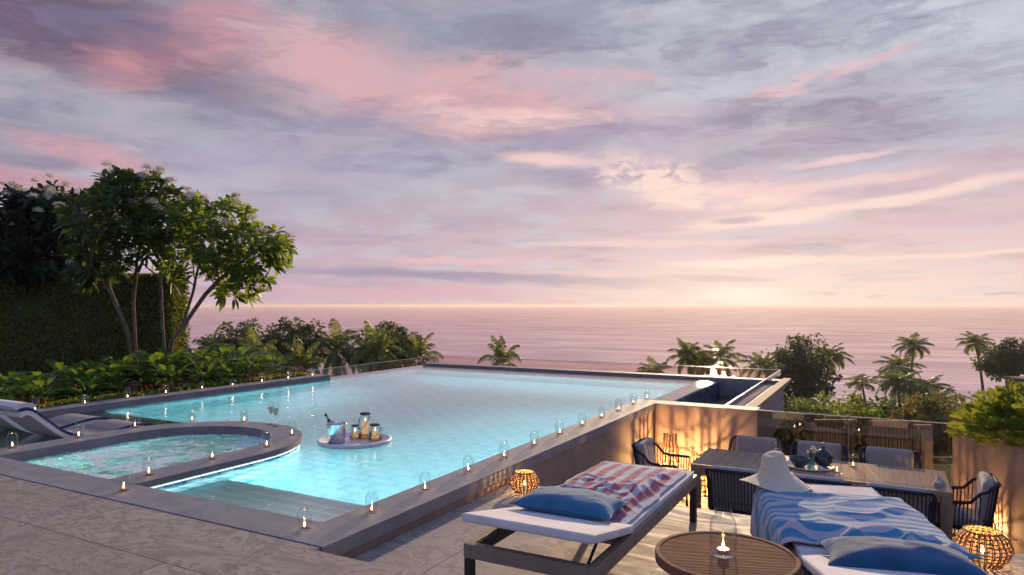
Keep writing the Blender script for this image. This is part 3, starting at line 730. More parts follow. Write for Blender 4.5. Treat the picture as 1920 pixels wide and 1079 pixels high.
# ---------------- sun loungers on the deck
LL, LW = 2.05, .745
def make_lounger():
    e = empty('sun_lounger')         # origin: far left corner on the floor, +x across, -y towards the head
    FZ = .344; f = MB(); t_ = .045; hh = .075
    f.box(0, t_, -LL, 0, FZ-hh, FZ); f.box(LW-t_, LW, -LL, 0, FZ-hh, FZ)
    f.box(t_, LW-t_, -t_, 0, FZ-hh, FZ-.001); f.box(t_, LW-t_, -LL, -LL+t_, FZ-hh, FZ-.001)
    f.box(t_, LW-t_, -1.50, -1.46, FZ-hh, FZ-.02)
    f.build('frame', 'bronze_frame', e, bevel=.003)
    inn = MB(); g = .012
    inn.box(t_+.001, t_+g, -LL+t_+.002, -t_-.002, FZ-.07, FZ-.006); inn.box(LW-t_-g, LW-t_-.001, -LL+t_+.002, -t_-.002, FZ-.07, FZ-.006)
    inn.box(t_+g, LW-t_-g, -LL+t_+.001, -LL+t_+g, FZ-.07, FZ-.006)
    inn.build('inner_rail', 'dark_metal', e)
    for x in (.002, LW-.047):
        for y in (-LL+.002, -.047):
            MB().box(x, x+.045, y, y+.045, 0, FZ-hh-.001).build('leg', 'dark_metal', e, bevel=.003)
    # seat mattress and raised back
    mt = MB().box(.02, LW-.02, -1.46, -.012, FZ-.02, FZ+.028).build('seat_mattress', 'mattress', e, bevel=.014)
    z_ = FZ+.026
    MB().tube([(.024, -1.455, z_), (LW-.024, -1.455, z_), (LW-.024, -.016, z_), (.024, -.016, z_)], .004, 6, True).build('piping', 'mattress', e, True)
    for yy in (-.52, -.98): MB().tube([(.03, yy, z_+.002), (LW-.03, yy, z_+.002)], .003, 5).build('seam', 'mattress', e, True)
    th = R(11.5); b = MB().box(.0, LW, -.62, 0, 0, .045)
    bo = b.build('back_mattress', 'mattress', e, bevel=.012); bo.location = (0, -1.475, FZ+.000); bo.rotation_euler = (-th, 0, 0)
    for x in (.09, LW-.09):
        MB().tube([(x, -1.95, FZ-.05), (x, -1.78, FZ+.055)], .008, 6).build('back_strut', 'dark_metal', e)
    return e
l1 = make_lounger(); l1.location = (-1.935, 5.09, ZL); tag(l1, 'sun lounger with bronze frame under the red striped towel', 'sun lounger', 'sun loungers on the lower deck')
l2 = copy_tree(l1); TH2 = R(15.6); l2.location = (-.75, 5.01, ZL); l2.rotation_euler.z = TH2; tag(l2, 'sun lounger at the lower right under the blue striped towel', 'sun lounger', 'sun loungers on the lower deck')
Z1 = ZL+.344+.028    # mattress top
# pillows
def pillow(name, m_, lx, ly, th, loc, rot, label, seed=0):
    n = 30; mb = MB()
    def P(u, v, s_):
        # pinched corners, bulging sides
        ed = (1-abs(u)**2.6)*(1-abs(v)**2.6); ed = max(ed, 0)**.55
        x = u*lx/2*(1-.10*(1-abs(v)**1.5)*abs(u)**3); y = v*ly/2*(1-.12*(1-abs(u)**1.5)*abs(v)**3)
        nz = mnoise.noise(Vector((u*1.7+seed, v*1.7, s_)))*.018*ed + mnoise.noise(Vector((u*5+seed, v*5, s_)))*.005*ed
        return (x, y, s_*th/2*ed*(1 if s_ > 0 else .75)+nz)
    for s_ in (1, -1):
        k = len(mb.v)
        for j in range(n+1):
            for i in range(n+1): mb.v.append(P(-1+2*i/n, -1+2*j/n, s_))
        for j in range(n):
            for i in range(n):
                q = (k+j*(n+1)+i, k+j*(n+1)+i+1, k+(j+1)*(n+1)+i+1, k+(j+1)*(n+1)+i)
                mb.f.append(q if s_ > 0 else q[::-1])
    o = mb.build(name, m_, None, True, loc); o.rotation_euler = rot
    E = [(-1+2*i/n, -1) for i in range(n)]+[(1, -1+2*i/n) for i in range(n)]+[(1-2*i/n, 1) for i in range(n)]+[(-1, 1-2*i/n) for i in range(n)]
    MB().tube([P(u, v, 1) for u, v in E], .0042, 6, True).build('piping', m_, o, True)
    return tag(o, label, 'pillow')
pillow('pillow', 'pillow_blue', .60, .40, .15, (-1.60, 3.68, Z1+.065), (R(-3), R(1), R(4)), 'soft blue pillow on the head of the lounger with the red towel', 1)
pillow('pillow', 'pillow_navy', .64, .42, .16, (.08, 3.56, Z1+.07), (R(-5), 0, R(10)), 'dark blue pillow on the lower right lounger beside the blue towel', 5)
# towels: sheets with real folds
def sheet(name, m_, nx, ny, fn, label, cat, th=.006):
    mb = MB(); uv = []
    for j in range(ny+1):
        for i in range(nx+1):
            u, v = i/nx, j/ny; p, q = fn(u, v); mb.v.append(tuple(p)); uv.append(q)
    for j in range(ny):
        for i in range(nx): mb.f.append((j*(nx+1)+i, j*(nx+1)+i+1, (j+1)*(nx+1)+i+1, (j+1)*(nx+1)+i))
    o = mb.build(name, m_, None, True, uv=uv); so = o.modifiers.new('thick', 'SOLIDIFY'); so.thickness = th; so.offset = 1
    return tag(o, label, cat)
def ridge(x, y, s, seed): return 1-abs(mnoise.noise(Vector((x*s+seed, y*s, seed*.7))))*2.2
def towel_red(u, v):
    # u across the lounger, v along it
    x = -1.905 + u*.665; y = 3.62 + v*1.36
    ex = .03*mnoise.noise(Vector((y*3, 1, 0))); ey = .05*mnoise.noise(Vector((x*4, 5, 0)))
    dx = .05*mnoise.noise(Vector((x*3.2, y*2.6, 2.0)))+.02*mnoise.noise(Vector((x*9, y*8, 4)))
    dy = .06*mnoise.noise(Vector((x*3.1, y*2.7, 9.0)))
    # bunching in the middle and near side
    b = math.exp(-((v-.42)/.28)**2); b2 = math.exp(-((u-.86)/.12)**2)*math.exp(-((v-.52)/.3)**2)
    h = .006 + b*.028*max(0, ridge(x+y*.5, y-x*.6, 4.2, 3))**2 + .010*max(0, ridge(x, y, 7, 8))**2*(.3+b) + b2*.05*max(0, ridge(x, y, 5, 12))
    h *= min(1, 6*u+.15, 6*(1-u)+.15, 8*v+.2, 8*(1-v)+.2)
    X = x+ex*(abs(u-.5)*2)+dx*b; Y = y+ey+dy*b
    return (X, Y, Z1+.004+h), (u*.69+dx*1.2*b+.012*math.sin(9*v), v*1.4)
sheet('beach_towel', 'towel_red', 90, 150, towel_red, 'red and white striped towel crumpled over the left lounger', 'towel')
cs, sn = math.cos(TH2), math.sin(TH2)
def l2w(a, b, z):  # across, towards head (positive), height
    return (-.75+a*cs+b*sn, 5.01+a*sn-b*cs, z)
def towel_blue(u, v):
    # u: from the hanging left edge over to the right, v: along the lounger from the foot end to the pillow
    a = -.30 + u*1.12; b = .16 + v*1.12 + u*.12
    a += .03*mnoise.noise(Vector((b*4, 3, 1)))
    z = Z1+.005
    fold = max(0, v-.62)/.38                           # bunching towards the head
    h = .012+.020*max(0, ridge(a*1.2+b*.6, b-a*.5, 2.4, 21))**2 + fold*.085*max(0, ridge(a*.9, b*1.6, 3.6, 33)) + .012*max(0, ridge(a, b, 8, 5))*(.3+fold)
    h *= min(1, 7*v+.15, 10*(1-v)+.25, 6*(1-u)+.25)
    if a < 0:                                       # hangs down over the left rail
        k = -a; drop = k*(.95+.25*mnoise.noise(Vector((b*3, 0, 3)))) * (.55+.75*math.exp(-((v-.35)/.33)**2))
        out_ = .028+.022*mnoise.noise(Vector((b*9, k*3, 0)))+.02*math.sin(b*24+k*3)*min(1, k*5)
        p = l2w(-min(k, .03)-max(out_, .004)*min(1, k*12), b, z+h*max(0, 1-k*12)-max(0, k-.015)*drop/max(k, 1e-3)*1.0)
    else: p = l2w(a, b, z+h)
    wv = .05*mnoise.noise(Vector((a*2.4, b*2.4, 7)))+fold*.09*mnoise.noise(Vector((a*5, b*4, 3)))
    return p, (v*1.15+wv+.12*u, u)
sheet('beach_towel', 'towel_blue', 130, 130, towel_blue, 'blue and white striped towel hanging over the left side of the right lounger', 'towel')
def catmull(P, n=5):
    o = []
    for k in range(len(P)-1):
        p0, p1, p2, p3 = P[max(k-1, 0)], P[k], P[k+1], P[min(k+2, len(P)-1)]
        for q in range(n):
            t_ = q/n; o.append(tuple(.5*(2*b+(c-a)*t_+(2*a-5*b+4*c-d)*t_*t_+(3*b-a-3*c+d)*t_**3) for a, b, c, d in zip(p0, p1, p2, p3)))
    return o+[tuple(P[-1])]
# sun hat
ht = MB(); prof = catmull([(0.0,.180),(.03,.181),(.054,.178),(.066,.166),(.074,.135),(.085,.09),(.096,.055),(.114,.03)], 3)
n_ = 64; rings = []
for j, (r, z) in enumerate(prof): rings.append([(r*math.cos(2*math.pi*i/n_), r*math.sin(2*math.pi*i/n_), z+(.008*math.sin(2*math.pi*i/n_+1) if j < 15 else 0)) for i in range(n_)])
for k in range(1, 9):
    rr = []; f_k = k/8
    for i in range(n_):
        a = 2*math.pi*i/n_; wob = .5+.5*math.cos(a-R(215)); lift = .25*f_k**2*(wob*.16)
        rr.append(((.112+.115*f_k)*math.cos(a), (.112+.115*f_k)*math.sin(a), .03-.105*f_k**1.2*(1-.5*wob)+lift-.012*math.sin(3*a)*f_k))
    rings.append(rr)
for q in range(len(rings)-1): ht.band(rings[q], rings[q+1], True)
ho = ht.build('sun_hat', 'straw', None, True, (-.62, 4.86, Z1+.052)); ho.rotation_euler = (R(3), R(-4), R(20))
so = ho.modifiers.new('thick', 'SOLIDIFY'); so.thickness = .004
tag(ho, 'pale wide brimmed sun hat on the foot corner of the right lounger', 'hat')

# ---------------- round slatted side table
RT_ = .335; ZT = .40
ct = empty('side_table', (-.655, 3.385, ZL), 0, 'round slatted wooden side table between the two loungers', 'side table')
rg = MB(); rg.lathe([(RT_-.022,ZT-.045),(RT_,ZT-.045),(RT_+.001,ZT-.004),(RT_-.003,ZT),(RT_-.022,ZT),(RT_-.022,ZT-.045)], n=72, cap0=False, cap1=False)
rg.build('rim', 'slat_wood', ct, False)
sl = MB(); ns = 34; ang_s = R(28.4+5)
for k in range(ns):
    yy = -RT_+.022+(2*RT_-.044)*(k+.5)/ns; hw = math.sqrt(max(0, (RT_-.0225)**2-yy*yy))-.001
    if hw > .02: sl.box(-hw, hw, yy-.0056, yy+.0056, ZT-.020, ZT-.004, Matrix.Rotation(ang_s, 4, 'Z'))
sl.build('slatted_top', 'slat_wood', ct)
MB().box(-.02, .02, -RT_+.03, RT_-.03, ZT-.044, ZT-.021, Matrix.Rotation(ang_s, 4, 'Z')).build('cross_rail', 'slat_wood', ct)
for k in range(4):
    a = R(28.4+45+90*k); x, y = .80*RT_*math.cos(a), .80*RT_*math.sin(a)
    MB().box(-.02, .02, -.02, .02, 0, ZT-.046, Matrix.Translation((x, y, 0))@Matrix.Rotation(a, 4, 'Z')).build('leg', 'bronze_frame', ct, bevel=.003)
jar(Vector((-.665, 3.37, ZL+ZT-.003)), 'glass candle jar on the round slatted side table', None, 1.18)

# ---------------- woven lanterns
def woven(p, R_, H_, prof, nv, rings_, power, label, thick=.006, rz=0):
    e = empty('woven_lantern', p, rz, label, 'lantern', 'woven candle lanterns')
    def rr(z):
        z /= H_
        for (z0, r0), (z1, r1) in zip(prof, prof[1:]):
            if z <= z1: k = (z-z0)/(z1-z0); k = k*k*(3-2*k); return R_*(r0+(r1-r0)*k)
        return R_*prof[-1][1]
    rb = MB()
    for k in range(nv):
        a = 2*math.pi*k/nv
        for da in ((-.035, .035) if nv < 30 else (0,)):
            rb.tube([(rr(H_*j/16)*math.cos(a+da), rr(H_*j/16)*math.sin(a+da), H_*j/16+.003) for j in range(17)], thick*.62, 5)
    rb.build('rib', 'wicker', e, True)['kind'] = 'stuff'
    hb = MB()
    for k in range(rings_):
        z = .008+(H_-.012)*k/(rings_-1); r = rr(z)
        pts = []
        for i in range(nv*2): a = math.pi*i/nv; o_ = thick*.8*(1 if (i+k) % 2 else -1); pts.append(((r+o_)*math.cos(a), (r+o_)*math.sin(a), z))
        hb.tube(pts, thick*(.95 if k in (0, rings_-1) else .6), 5, True)
    hb.build('weave', 'wicker', e, True)
    MB().lathe([(rr(0)*.9,.002),(rr(0)*.9,.008)], n=24).build('base', 'wicker', e)
    c = MB().lathe([(.03,.009),(.03,H_*.30)], n=16).build('candle', 'wax_glow', e)
    MB().lathe([(.001,H_*.30+.002),(.012,H_*.30+.014),(.011,H_*.30+.028),(.001,H_*.30+.05)], n=10).build('flame', 'bulb', c, True)
    add_light('lantern_light', (0, 0, H_*.30+.07), power, (1, .56, .22), .012, e)
    return e
pot = [(0,.55),(.25,.88),(.5,1.0),(.75,.86),(1.0,.62)]
cone = [(0,1.0),(.3,.95),(.6,.80),(1.0,.55)]
woven((-2.68, 5.18, ZL), .125, .175, pot, 22, 9, 5.0, 'round woven rattan lantern on the deck beside the pool wall')
woven((.56, 5.10, ZL), .155, .205, pot, 24, 10, 5.0, 'round woven rattan lantern at the lower right beside the blue towel')
woven((-2.58, 9.42, ZD), .155, .80, cone, 14, 12, 80, 'tall open woven lantern in the corner of the dining walls', .009)
woven((-2.20, 9.58, ZD), .21, .55, cone, 18, 9, 62, 'shorter wide woven lantern against the plaster wall left of the table', .009)
woven((.50, 9.45, ZD), .15, .42, cone, 16, 8, 11, 'woven lantern half hidden under the table beside the glass', .008)
woven((.99, 8.98, ZD), .13, .34, cone, 16, 7, 26, 'woven lantern hidden behind the end chair by the planter wall', .008)

# ---------------- dining table
dt = empty('dining_table', (-.66, 8.53, ZD), 0, 'long wooden dining table with plank top set among rope chairs', 'dining table')
TW, TD, TZ = 2.60, 1.0, .74
MB().box(-TW/2, TW/2, -TD/2, TD/2, TZ-.045, TZ).build('tabletop', 'table_wood', dt, bevel=.003)
ap = MB(); ap.box(-TW/2+.11, TW/2-.11, -TD/2+.012, -TD/2+.04, TZ-.12, TZ-.046); ap.box(-TW/2+.11, TW/2-.11, TD/2-.04, TD/2-.012, TZ-.12, TZ-.046)
ap.box(-TW/2+.012, -TW/2+.04, -TD/2+.11, TD/2-.11, TZ-.12, TZ-.046); ap.box(TW/2-.04, TW/2-.012, -TD/2+.11, TD/2-.11, TZ-.12, TZ-.046); ap.build('apron', 'table_wood', dt)
for x in (-TW/2+.004, TW/2-.104):
    for y in (-TD/2+.004, TD/2-.104): MB().box(x, x+.1, y, y+.1, 0, TZ-.046).build('leg', 'leg_wood', dt, bevel=.003)

# ---------------- rope dining chairs
def make_chair():
    e = empty('dining_chair')        # front = +y
    W2, D0, D1, rc_ = .315, -.27, .27, .12
    def path(n_arc=8):
        pts = [(-W2, D1)]
        pts += [(-W2, D1-(D1-D0-rc_)*k/5) for k in range(1, 5)]
        pts += [(-W2+rc_-rc_*math.cos(a), D0+rc_-rc_*math.sin(a)) for a in [math.pi/2*k/n_arc for k in range(n_arc+1)]]
        pts += [(-W2+rc_+(2*W2-2*rc_)*k/8, D0) for k in range(1, 8)]
        pts += [(W2-rc_+rc_*math.sin(a), D0+rc_-rc_*math.cos(a)) for a in [math.pi/2*k/n_arc for k in range(n_arc+1)]]
        pts += [(W2, D0+rc_+(D1-D0-rc_)*k/5) for k in range(1, 5)]+[(W2, D1)]
        return pts
    pa = path()
    def ztop(x, y): k = max(0, min(1, (y-D0-.02)/.22)); k = k*k*(3-2*k); return .83-.19*k
    def lean(y): return 1.0
    top = [(x*1.0, y-(.045 if y < D0+.1 else .0), ztop(x, y)) for x, y in pa]
    low = [(x*.93, y*.93+.01, .30) for x, y in pa]
    MB().tube(top, .017, 8).build('top_rail', 'rope', e, True)
    MB().tube(low, .013, 6).build('bottom_rail', 'rope', e, True)
    rp = MB()
    # evenly spaced ropes
    L = [0]
    for a, b in zip(pa, pa[1:]): L.append(L[-1]+math.dist(a, b))
    nR = 46
    def interp(A, s_):
        for k in range(len(L)-1):
            if s_ <= L[k+1]+1e-9: f_ = (s_-L[k])/(L[k+1]-L[k]); return Vector(A[k]).lerp(Vector(A[k+1]), f_)
        return Vector(A[-1])
    for k in range(nR+1):
        s_ = L[-1]*k/nR; a, b = interp(top, s_), interp(low, s_)
        tng = (interp(top, min(L[-1], s_+.01))-interp(top, max(0, s_-.01))).normalized()*.0064; nm_ = Vector((-tng.y, tng.x, 0)).normalized()*.003
        vs = []
        for p in (a, b):
            for q in (-tng-nm_, tng-nm_, tng+nm_, -tng+nm_): vs.append(p+Vector((q.x, q.y, 0)))
        rp.add(vs, [(0,1,5,4), (1,2,6,5), (2,3,7,6), (3,0,4,7)])
    rp.build('rope_weave', 'rope', e)
    MB().box(-.27, .27, -.22, .27, .355, .385).build('seat', 'rope', e, bevel=.006)
    MB().box(-.26, .26, -.19, .27, .387, .465).build('seat_cushion', 'cushion_grey', e, bevel=.03)
    bc = MB().box(-.255, .255, -.055, .055, 0, .40).build('back_cushion', 'cushion_grey', e, bevel=.04); bc.location = (0, -.185, .468); bc.rotation_euler = (R(8), 0, 0)
    for x in (-.27, .27):
        for y in (-.22, .25): MB().tube([(x, y, 0), (x*.98, y, .35)], .013, 6).build('leg', 'rope', e, True)
    return e
ch0 = make_chair(); GC = 'rope chairs around the dining table'
cspec = [((-1.36, 7.78), 0, 'dark rope chair on the near side of the table, left of the sun hat'),
         ((-.57, 7.80), 2, 'dark rope chair on the near side of the table, directly right of the sun hat'),
         ((.15, 7.77), -2, 'dark rope chair on the near side of the table, rightmost of the row'),
         ((-1.44, 9.22), 180, 'dark rope chair on the far side of the table, closest to the plaster wall'),
         ((-.68, 9.22), 180, 'dark rope chair on the far side of the table, behind the serving tray'),
         ((.10, 9.22), 180, 'dark rope chair on the far side of the table, nearest the planter wall'),
         ((-2.44, 8.52), -90, 'dark rope chair with grey cushions at the left end of the table'),
         ((.72, 8.38), 90, 'dark rope chair with grey cushions at the right end of the table')]
for k, ((x, y), a, l) in enumerate(cspec):
    o = ch0 if k == 0 else copy_tree(ch0); o.location = (x, y, ZD); o.rotation_euler.z = R(a); tag(o, l, 'chair', GC)
pillow('pillow', 'cushion_grey', .36, .36, .15, (.55, 8.34, ZD+.62), (R(80), 0, R(82)), 'small grey blue throw pillow on the right end chair', 9)

# ---------------- things on the dining table
ZTT = ZD+TZ+.001
sv_ = MB().lathe([(.0,.004),(.24,.004),(.262,.022),(.275,.028),(.27,.018),(.23,0),(.0,0)], n=48, cap0=False, cap1=False).build('serving_tray', 'shell_white', None, True, (-.72, 8.52, ZTT), fix=False)
tag(sv_, 'wide pale round serving tray in the middle of the dining table', 'tray')
def tb(r, d): x, y = rd(r, d); return (-.72+x, 8.52+y, ZTT+.006)
bw = MB().lathe([(.0,.0),(.05,.0),(.07,.02),(.098,.065),(.122,.105),(.117,.105),(.09,.065),(.05,.025),(.0,.02)], n=36, cap0=False, cap1=False).build('bowl', 'vase_teal', None, True, tb(-.12, -.02)); tag(bw, 'dark glazed bowl on the serving tray', 'bowl')
va = empty('round_vase', tb(.165, .0), 0, 'round dark teal glass vase with short neck on the serving tray', 'vase')
MB().lathe([(.04,0),(.075,.02),(.104,.07),(.108,.11),(.09,.155),(.05,.185),(.022,.198)], n=36).build('vase_body', 'vase_teal', va, True)
MB().lathe([(.021,.198),(.017,.225),(.019,.245),(.024,.25)], n=20).build('neck', 'green_glass', va, True)
MB().lathe([(.014,.25),(.016,.262),(.010,.275)], n=14).build('stopper', 'copper', va, True)
gb = empty('flower_bottle', tb(.02, .0), 0, 'green glass bottle holding small pink flowers on the serving tray', 'bottle')
MB().lathe([(.035,0),(.042,.01),(.042,.05),(.034,.085),(.020,.10),(.018,.13),(.022,.15)], n=20, cap1=False).build('bottle_body', 'green_glass', gb, True)
st = MB(); fl = MB()
for k in range(9):
    a = random.uniform(0, 6.28); r = random.uniform(.02, .06); z = random.uniform(.17, .24)
    st.tube([(0, 0, .03), (r*.3*math.cos(a), r*.3*math.sin(a), .13), (r*math.cos(a), r*math.sin(a), z)], .0015, 4)
    for q in range(10):
        c = Vector((r*math.cos(a), r*math.sin(a), z))+Vector([random.gauss(0, .009) for _ in range(3)]); d_ = Vector([random.gauss(0, 1) for _ in range(3)]).normalized(); u_ = d_.orthogonal().normalized()*.009; v_ = d_.cross(u_)
        fl.add([c-u_, c+v_, c+u_, c-v_], [(0,1,2,3)])
st.build('stem', 'leaf_tree', gb); fl.build('flower', 'petal_white', gb)
nk = MB()
for s_ in (-1, 1):
    nk.add([(s_*.02, -.03, .004), (s_*.09, -.05, .002), (s_*.10, .03, .002), (s_*.03, .04, .02), (s_*.05, -.01, .035)], [(0,1,4), (1,2,4), (2,3,4), (3,0,4)])
nko = nk.build('napkin', 'mattress', None, False, tb(.03, -.11)); nko.rotation_euler.z = R(28); tag(nko, 'folded pale napkin at the front of the serving tray', 'napkin')
for x, y, l in ((-.42, 8.36, 'glass candle jar on the dining table, front one right of the tray'), (-.27, 8.74, 'glass candle jar on the dining table, back one right of the tray'),
             (-1.08, 8.66, 'glass candle jar on the dining table, front one left of the tray'), (-1.13, 8.90, 'glass candle jar on the dining table, back one left of the tray')):
    jar(Vector((x, y, ZTT)), l, 'candle jars on the dining table', 1.15)

# ---------------- moulded loungers standing in the shallow ledge
def ledge_lounger(loc, label, W_=.66):
    e = empty('pool_lounger', loc, 0, label, 'pool lounger', 'moulded pool loungers')   # head at y=0 towards the deck, right edge at x=0
    pr = catmull([(0,.40),(.06,.425),(.14,.40),(.30,.255),(.46,.12),(.66,.035),(.88,.01),(1.12,.045),(1.32,.065),(1.50,.03),(1.68,-.05)], 6)
    def off(P, t_):
        r_ = []
        for k in range(len(P)):
            a, b = P[max(k-1, 0)], P[min(k+1, len(P)-1)]; dy, dz = b[0]-a[0], b[1]-a[1]; l = math.hypot(dy, dz); r_.append((P[k][0]-dz/l*t_, P[k][1]+dy/l*t_))
        return r_
    def sheet_(P0_, P1_, x0, x1, name, m_):
        mb = MB(); A = [(x0, y, z) for y, z in P1_]; B = [(x1, y, z) for y, z in P1_]; C_ = [(x1, y, z) for y, z in P0_]; D_ = [(x0, y, z) for y, z in P0_]
        mb.band(A, B); mb.band(B, C_); mb.band(C_, D_); mb.band(D_, A); mb.add([A[0], B[0], C_[0], D_[0]], [(0,1,2,3)]); mb.add([A[-1], B[-1], C_[-1], D_[-1]], [(3,2,1,0)])
        return autosmooth(mb.build(name, m_, e), 50)
    sheet_(off(pr, -.045), pr, -W_, 0, 'shell', 'shell_white')
    sheet_(off(pr, .002)[4:-2], off(pr, .035)[4:-2], -W_+.025, -.025, 'seat_pad', 'navy_pad')
    sheet_(off(pr, .037)[1:13], off(pr, .085)[1:13], -W_+.04, -.04, 'head_cushion', 'mattress')
    return e
ledge_lounger((-8.06, 3.88, ZW-.01), 'moulded pool lounger beside the spa rim, its grey back turned to the deck')
ledge_lounger((-8.98, 3.90, ZW-.01), 'moulded pool lounger farther left, only its navy seat in view')
MB_ = MB().box(-9.75, -9.3, 6.004, 6.03, -.16, -.13); o = MB_.build('ledge_light_strip', 'led', pool); o.matrix_parent_inverse = Matrix.Translation(-Vector(pool.location))

# ================================================================== PLANTS
rng_ = random.Random(3)
def leaf_faces(mb, p, d, nrm, L, W, droop=.25, segs=3, fold=.18, shape=(0, .75, 1, .7, 0)):
    """one leaf: a bent, folded blade from p along d"""
    d = d.normalized(); side = d.cross(nrm)
    if side.length < 1e-4: side = d.orthogonal()
    side.normalize(); nrm = side.cross(d).normalized()
    k = len(mb.v); n = len(shape)-1; c = []
    for j in range(n+1):
        t_ = j/n; q = p+d*L*t_-Vector((0, 0, 1))*droop*L*t_*t_
        wv = shape[j]*W/2
        if j in (0, n): mb.v.append(tuple(q)); c.append((len(mb.v)-1-k,))
        else:
            mb.v.append(tuple(q-side*wv+nrm*fold*wv)); mb.v.append(tuple(q)); mb.v.append(tuple(q+side*wv+nrm*fold*wv)); a = len(mb.v)-k
            c.append((a-3, a-2, a-1))
    for j in range(n):
        a, b = c[j], c[j+1]
        if len(a) == 1: mb.f += [(k+a[0], k+b[1], k+b[0]), (k+a[0], k+b[2], k+b[1])]
        elif len(b) == 1: mb.f += [(k+a[0], k+a[1], k+b[0]), (k+a[1], k+a[2], k+b[0])]
        else: mb.f += [(k+a[0], k+a[1], k+b[1], k+b[0]), (k+a[1], k+a[2], k+b[2], k+b[1])]
def rvec(r=rng_):
    while True:
        v = Vector([r.uniform(-1, 1) for _ in range(3)])
        if .05 < v.length < 1: return v.normalized()
# plumeria-like tree by space colonisation
def grow(starts, attr, step=.13, di=1.3, dk=.17, iters=160, seed=1):
    rs = np.random.RandomState(seed); pts = []; par = []
    for st_ in starts:
        prev = -1
        for p in st_: pts.append(np.array(p, float)); par.append(prev); prev = len(pts)-1
    A = np.array(attr)
    for it in range(iters):
        if len(A) == 0: break
        P_ = np.array(pts); D = np.linalg.norm(A[:, None]-P_[None], axis=2); idx = D.argmin(1); dm = D.min(1)
        sel = dm < di*3; new = {}
        for a, i in zip(A[sel], idx[sel]): v = a-P_[i]; new.setdefault(i, []).append(v/np.linalg.norm(v))
        added = False
        for i, vs in new.items():
            v = np.mean(vs, 0)+rs.normal(0, .12, 3)
            if par[i] >= 0: v += .35*(P_[i]-P_[par[i]])/step
            q = P_[i]+step*v/(np.linalg.norm(v)+1e-6)
            if np.min(np.linalg.norm(P_-q, axis=1)) > step*.35: pts.append(q); par.append(i); added = True
        P_ = np.array(pts); D = np.linalg.norm(A[:, None]-P_[None], axis=2).min(1); A = A[D > dk]
        if not added: break
    return pts, par
def blossom_tree(name, loc, trunks, crown, natt, label, seed, leafmat='leaf_tree', LL_=(.20, .31), flowers=.16, r_tip=.007, extra=0):
    e = empty(name, loc, 0, label, 'tree', 'flowering trees on the left'); rs = random.Random(seed)
    att = []
    for k in range(natt):
        c, s_ = crown[rs.randrange(len(crown))]
        v = rvec(rs)*(rs.random()**.28)
        att.append((c[0]+v.x*s_[0], c[1]+v.y*s_[1], c[2]+v.z*s_[2]))
    pts, par = grow(trunks, att, seed=seed)
    n = len(pts); kids = [[] for _ in range(n)]
    for i, p in enumerate(par):
        if p >= 0: kids[p].append(i)
    rad = [0]*n
    for i in range(n-1, -1, -1):
        rad[i] = r_tip if not kids[i] else (sum(rad[k]**2.35 for k in kids[i]))**(1/2.35)
    rad = [min(r*.95 if r > .012 else r, .105) for r in rad]
    br = MB()
    done = set()
    roots = [i for i in range(n) if par[i] < 0]
    stack = [(r, None) for r in roots]
    while stack:
        i, pr = stack.pop(); ch = [pr, i] if pr is not None else [i]
        while kids[i]:
            ks = sorted(kids[i], key=lambda k: -rad[k])
            for k in ks[1:]: stack.append((k, i))
            i = ks[0]; ch.append(i)
        if len(ch) > 1:
            rr_ = [rad[c] for c in ch]
            if pr is not None: rr_[0] = rad[ch[1]]
            br.tube([pts[c] for c in ch], rr_, 7 if rr_[0] > .03 else 5)
    br.build('trunk', 'bark', e, True)
    lv = MB(); fw = MB(); tips = [i for i in range(n) if not kids[i]]
    top = max(p[2] for p in pts)
    for i in tips+[i for i in range(n) if kids[i] and rad[i] < .012 and rs.random() < .35+extra]:
        p = Vector(pts[i]); dr = (p-Vector(pts[par[i]])).normalized() if par[i] >= 0 else Vector((0, 0, 1)); dr = (dr+Vector((0, 0, .5))).normalized()
        u = dr.orthogonal().normalized(); v = dr.cross(u)
        nl = rs.randint(8, 13)
        for k in range(nl):
            a = 2.4*k+rs.random(); out_ = (u*math.cos(a)+v*math.sin(a)); t_ = k/nl
            d = (out_*(1.0-.45*t_)+dr*(.25+.65*t_)).normalized()
            L = rs.uniform(*LL_)
            leaf_faces(lv, p-dr*.05*(1-t_), d, dr, L, L*rs.uniform(.30, .38), rs.uniform(.15, .45), shape=(0, .5, 1, .75, 0))
        if not kids[i] and (rs.random() < flowers or (p.z > top-.4 and rs.random() < .6)):
            c0 = p+dr*.20
            for q in range(rs.randint(50, 85)):
                v_ = rvec(rs); v_.z = abs(v_.z)*.8; c = c0+v_*rs.uniform(.05, .13)+dr*.04
                d_ = v_.normalized(); a_ = d_.orthogonal().normalized(); b_ = d_.cross(a_); s_ = .017
                fw.add([c-a_*s_, c-b_*s_+d_*.006, c+a_*s_, c+b_*s_+d_*.006], [(0,1,2,3)])
                if q % 5 == 0: fw.add([p+dr*.02, c+a_*.001, c+b_*.002], [(0,1,2)])
    lv.build('leaves', leafmat, e, True)
    if fw.v: fw.build('blossom', 'petal_white', e)
    return e
def relv(r, d, z): x, y = rd(r, d); return (x, y, z)
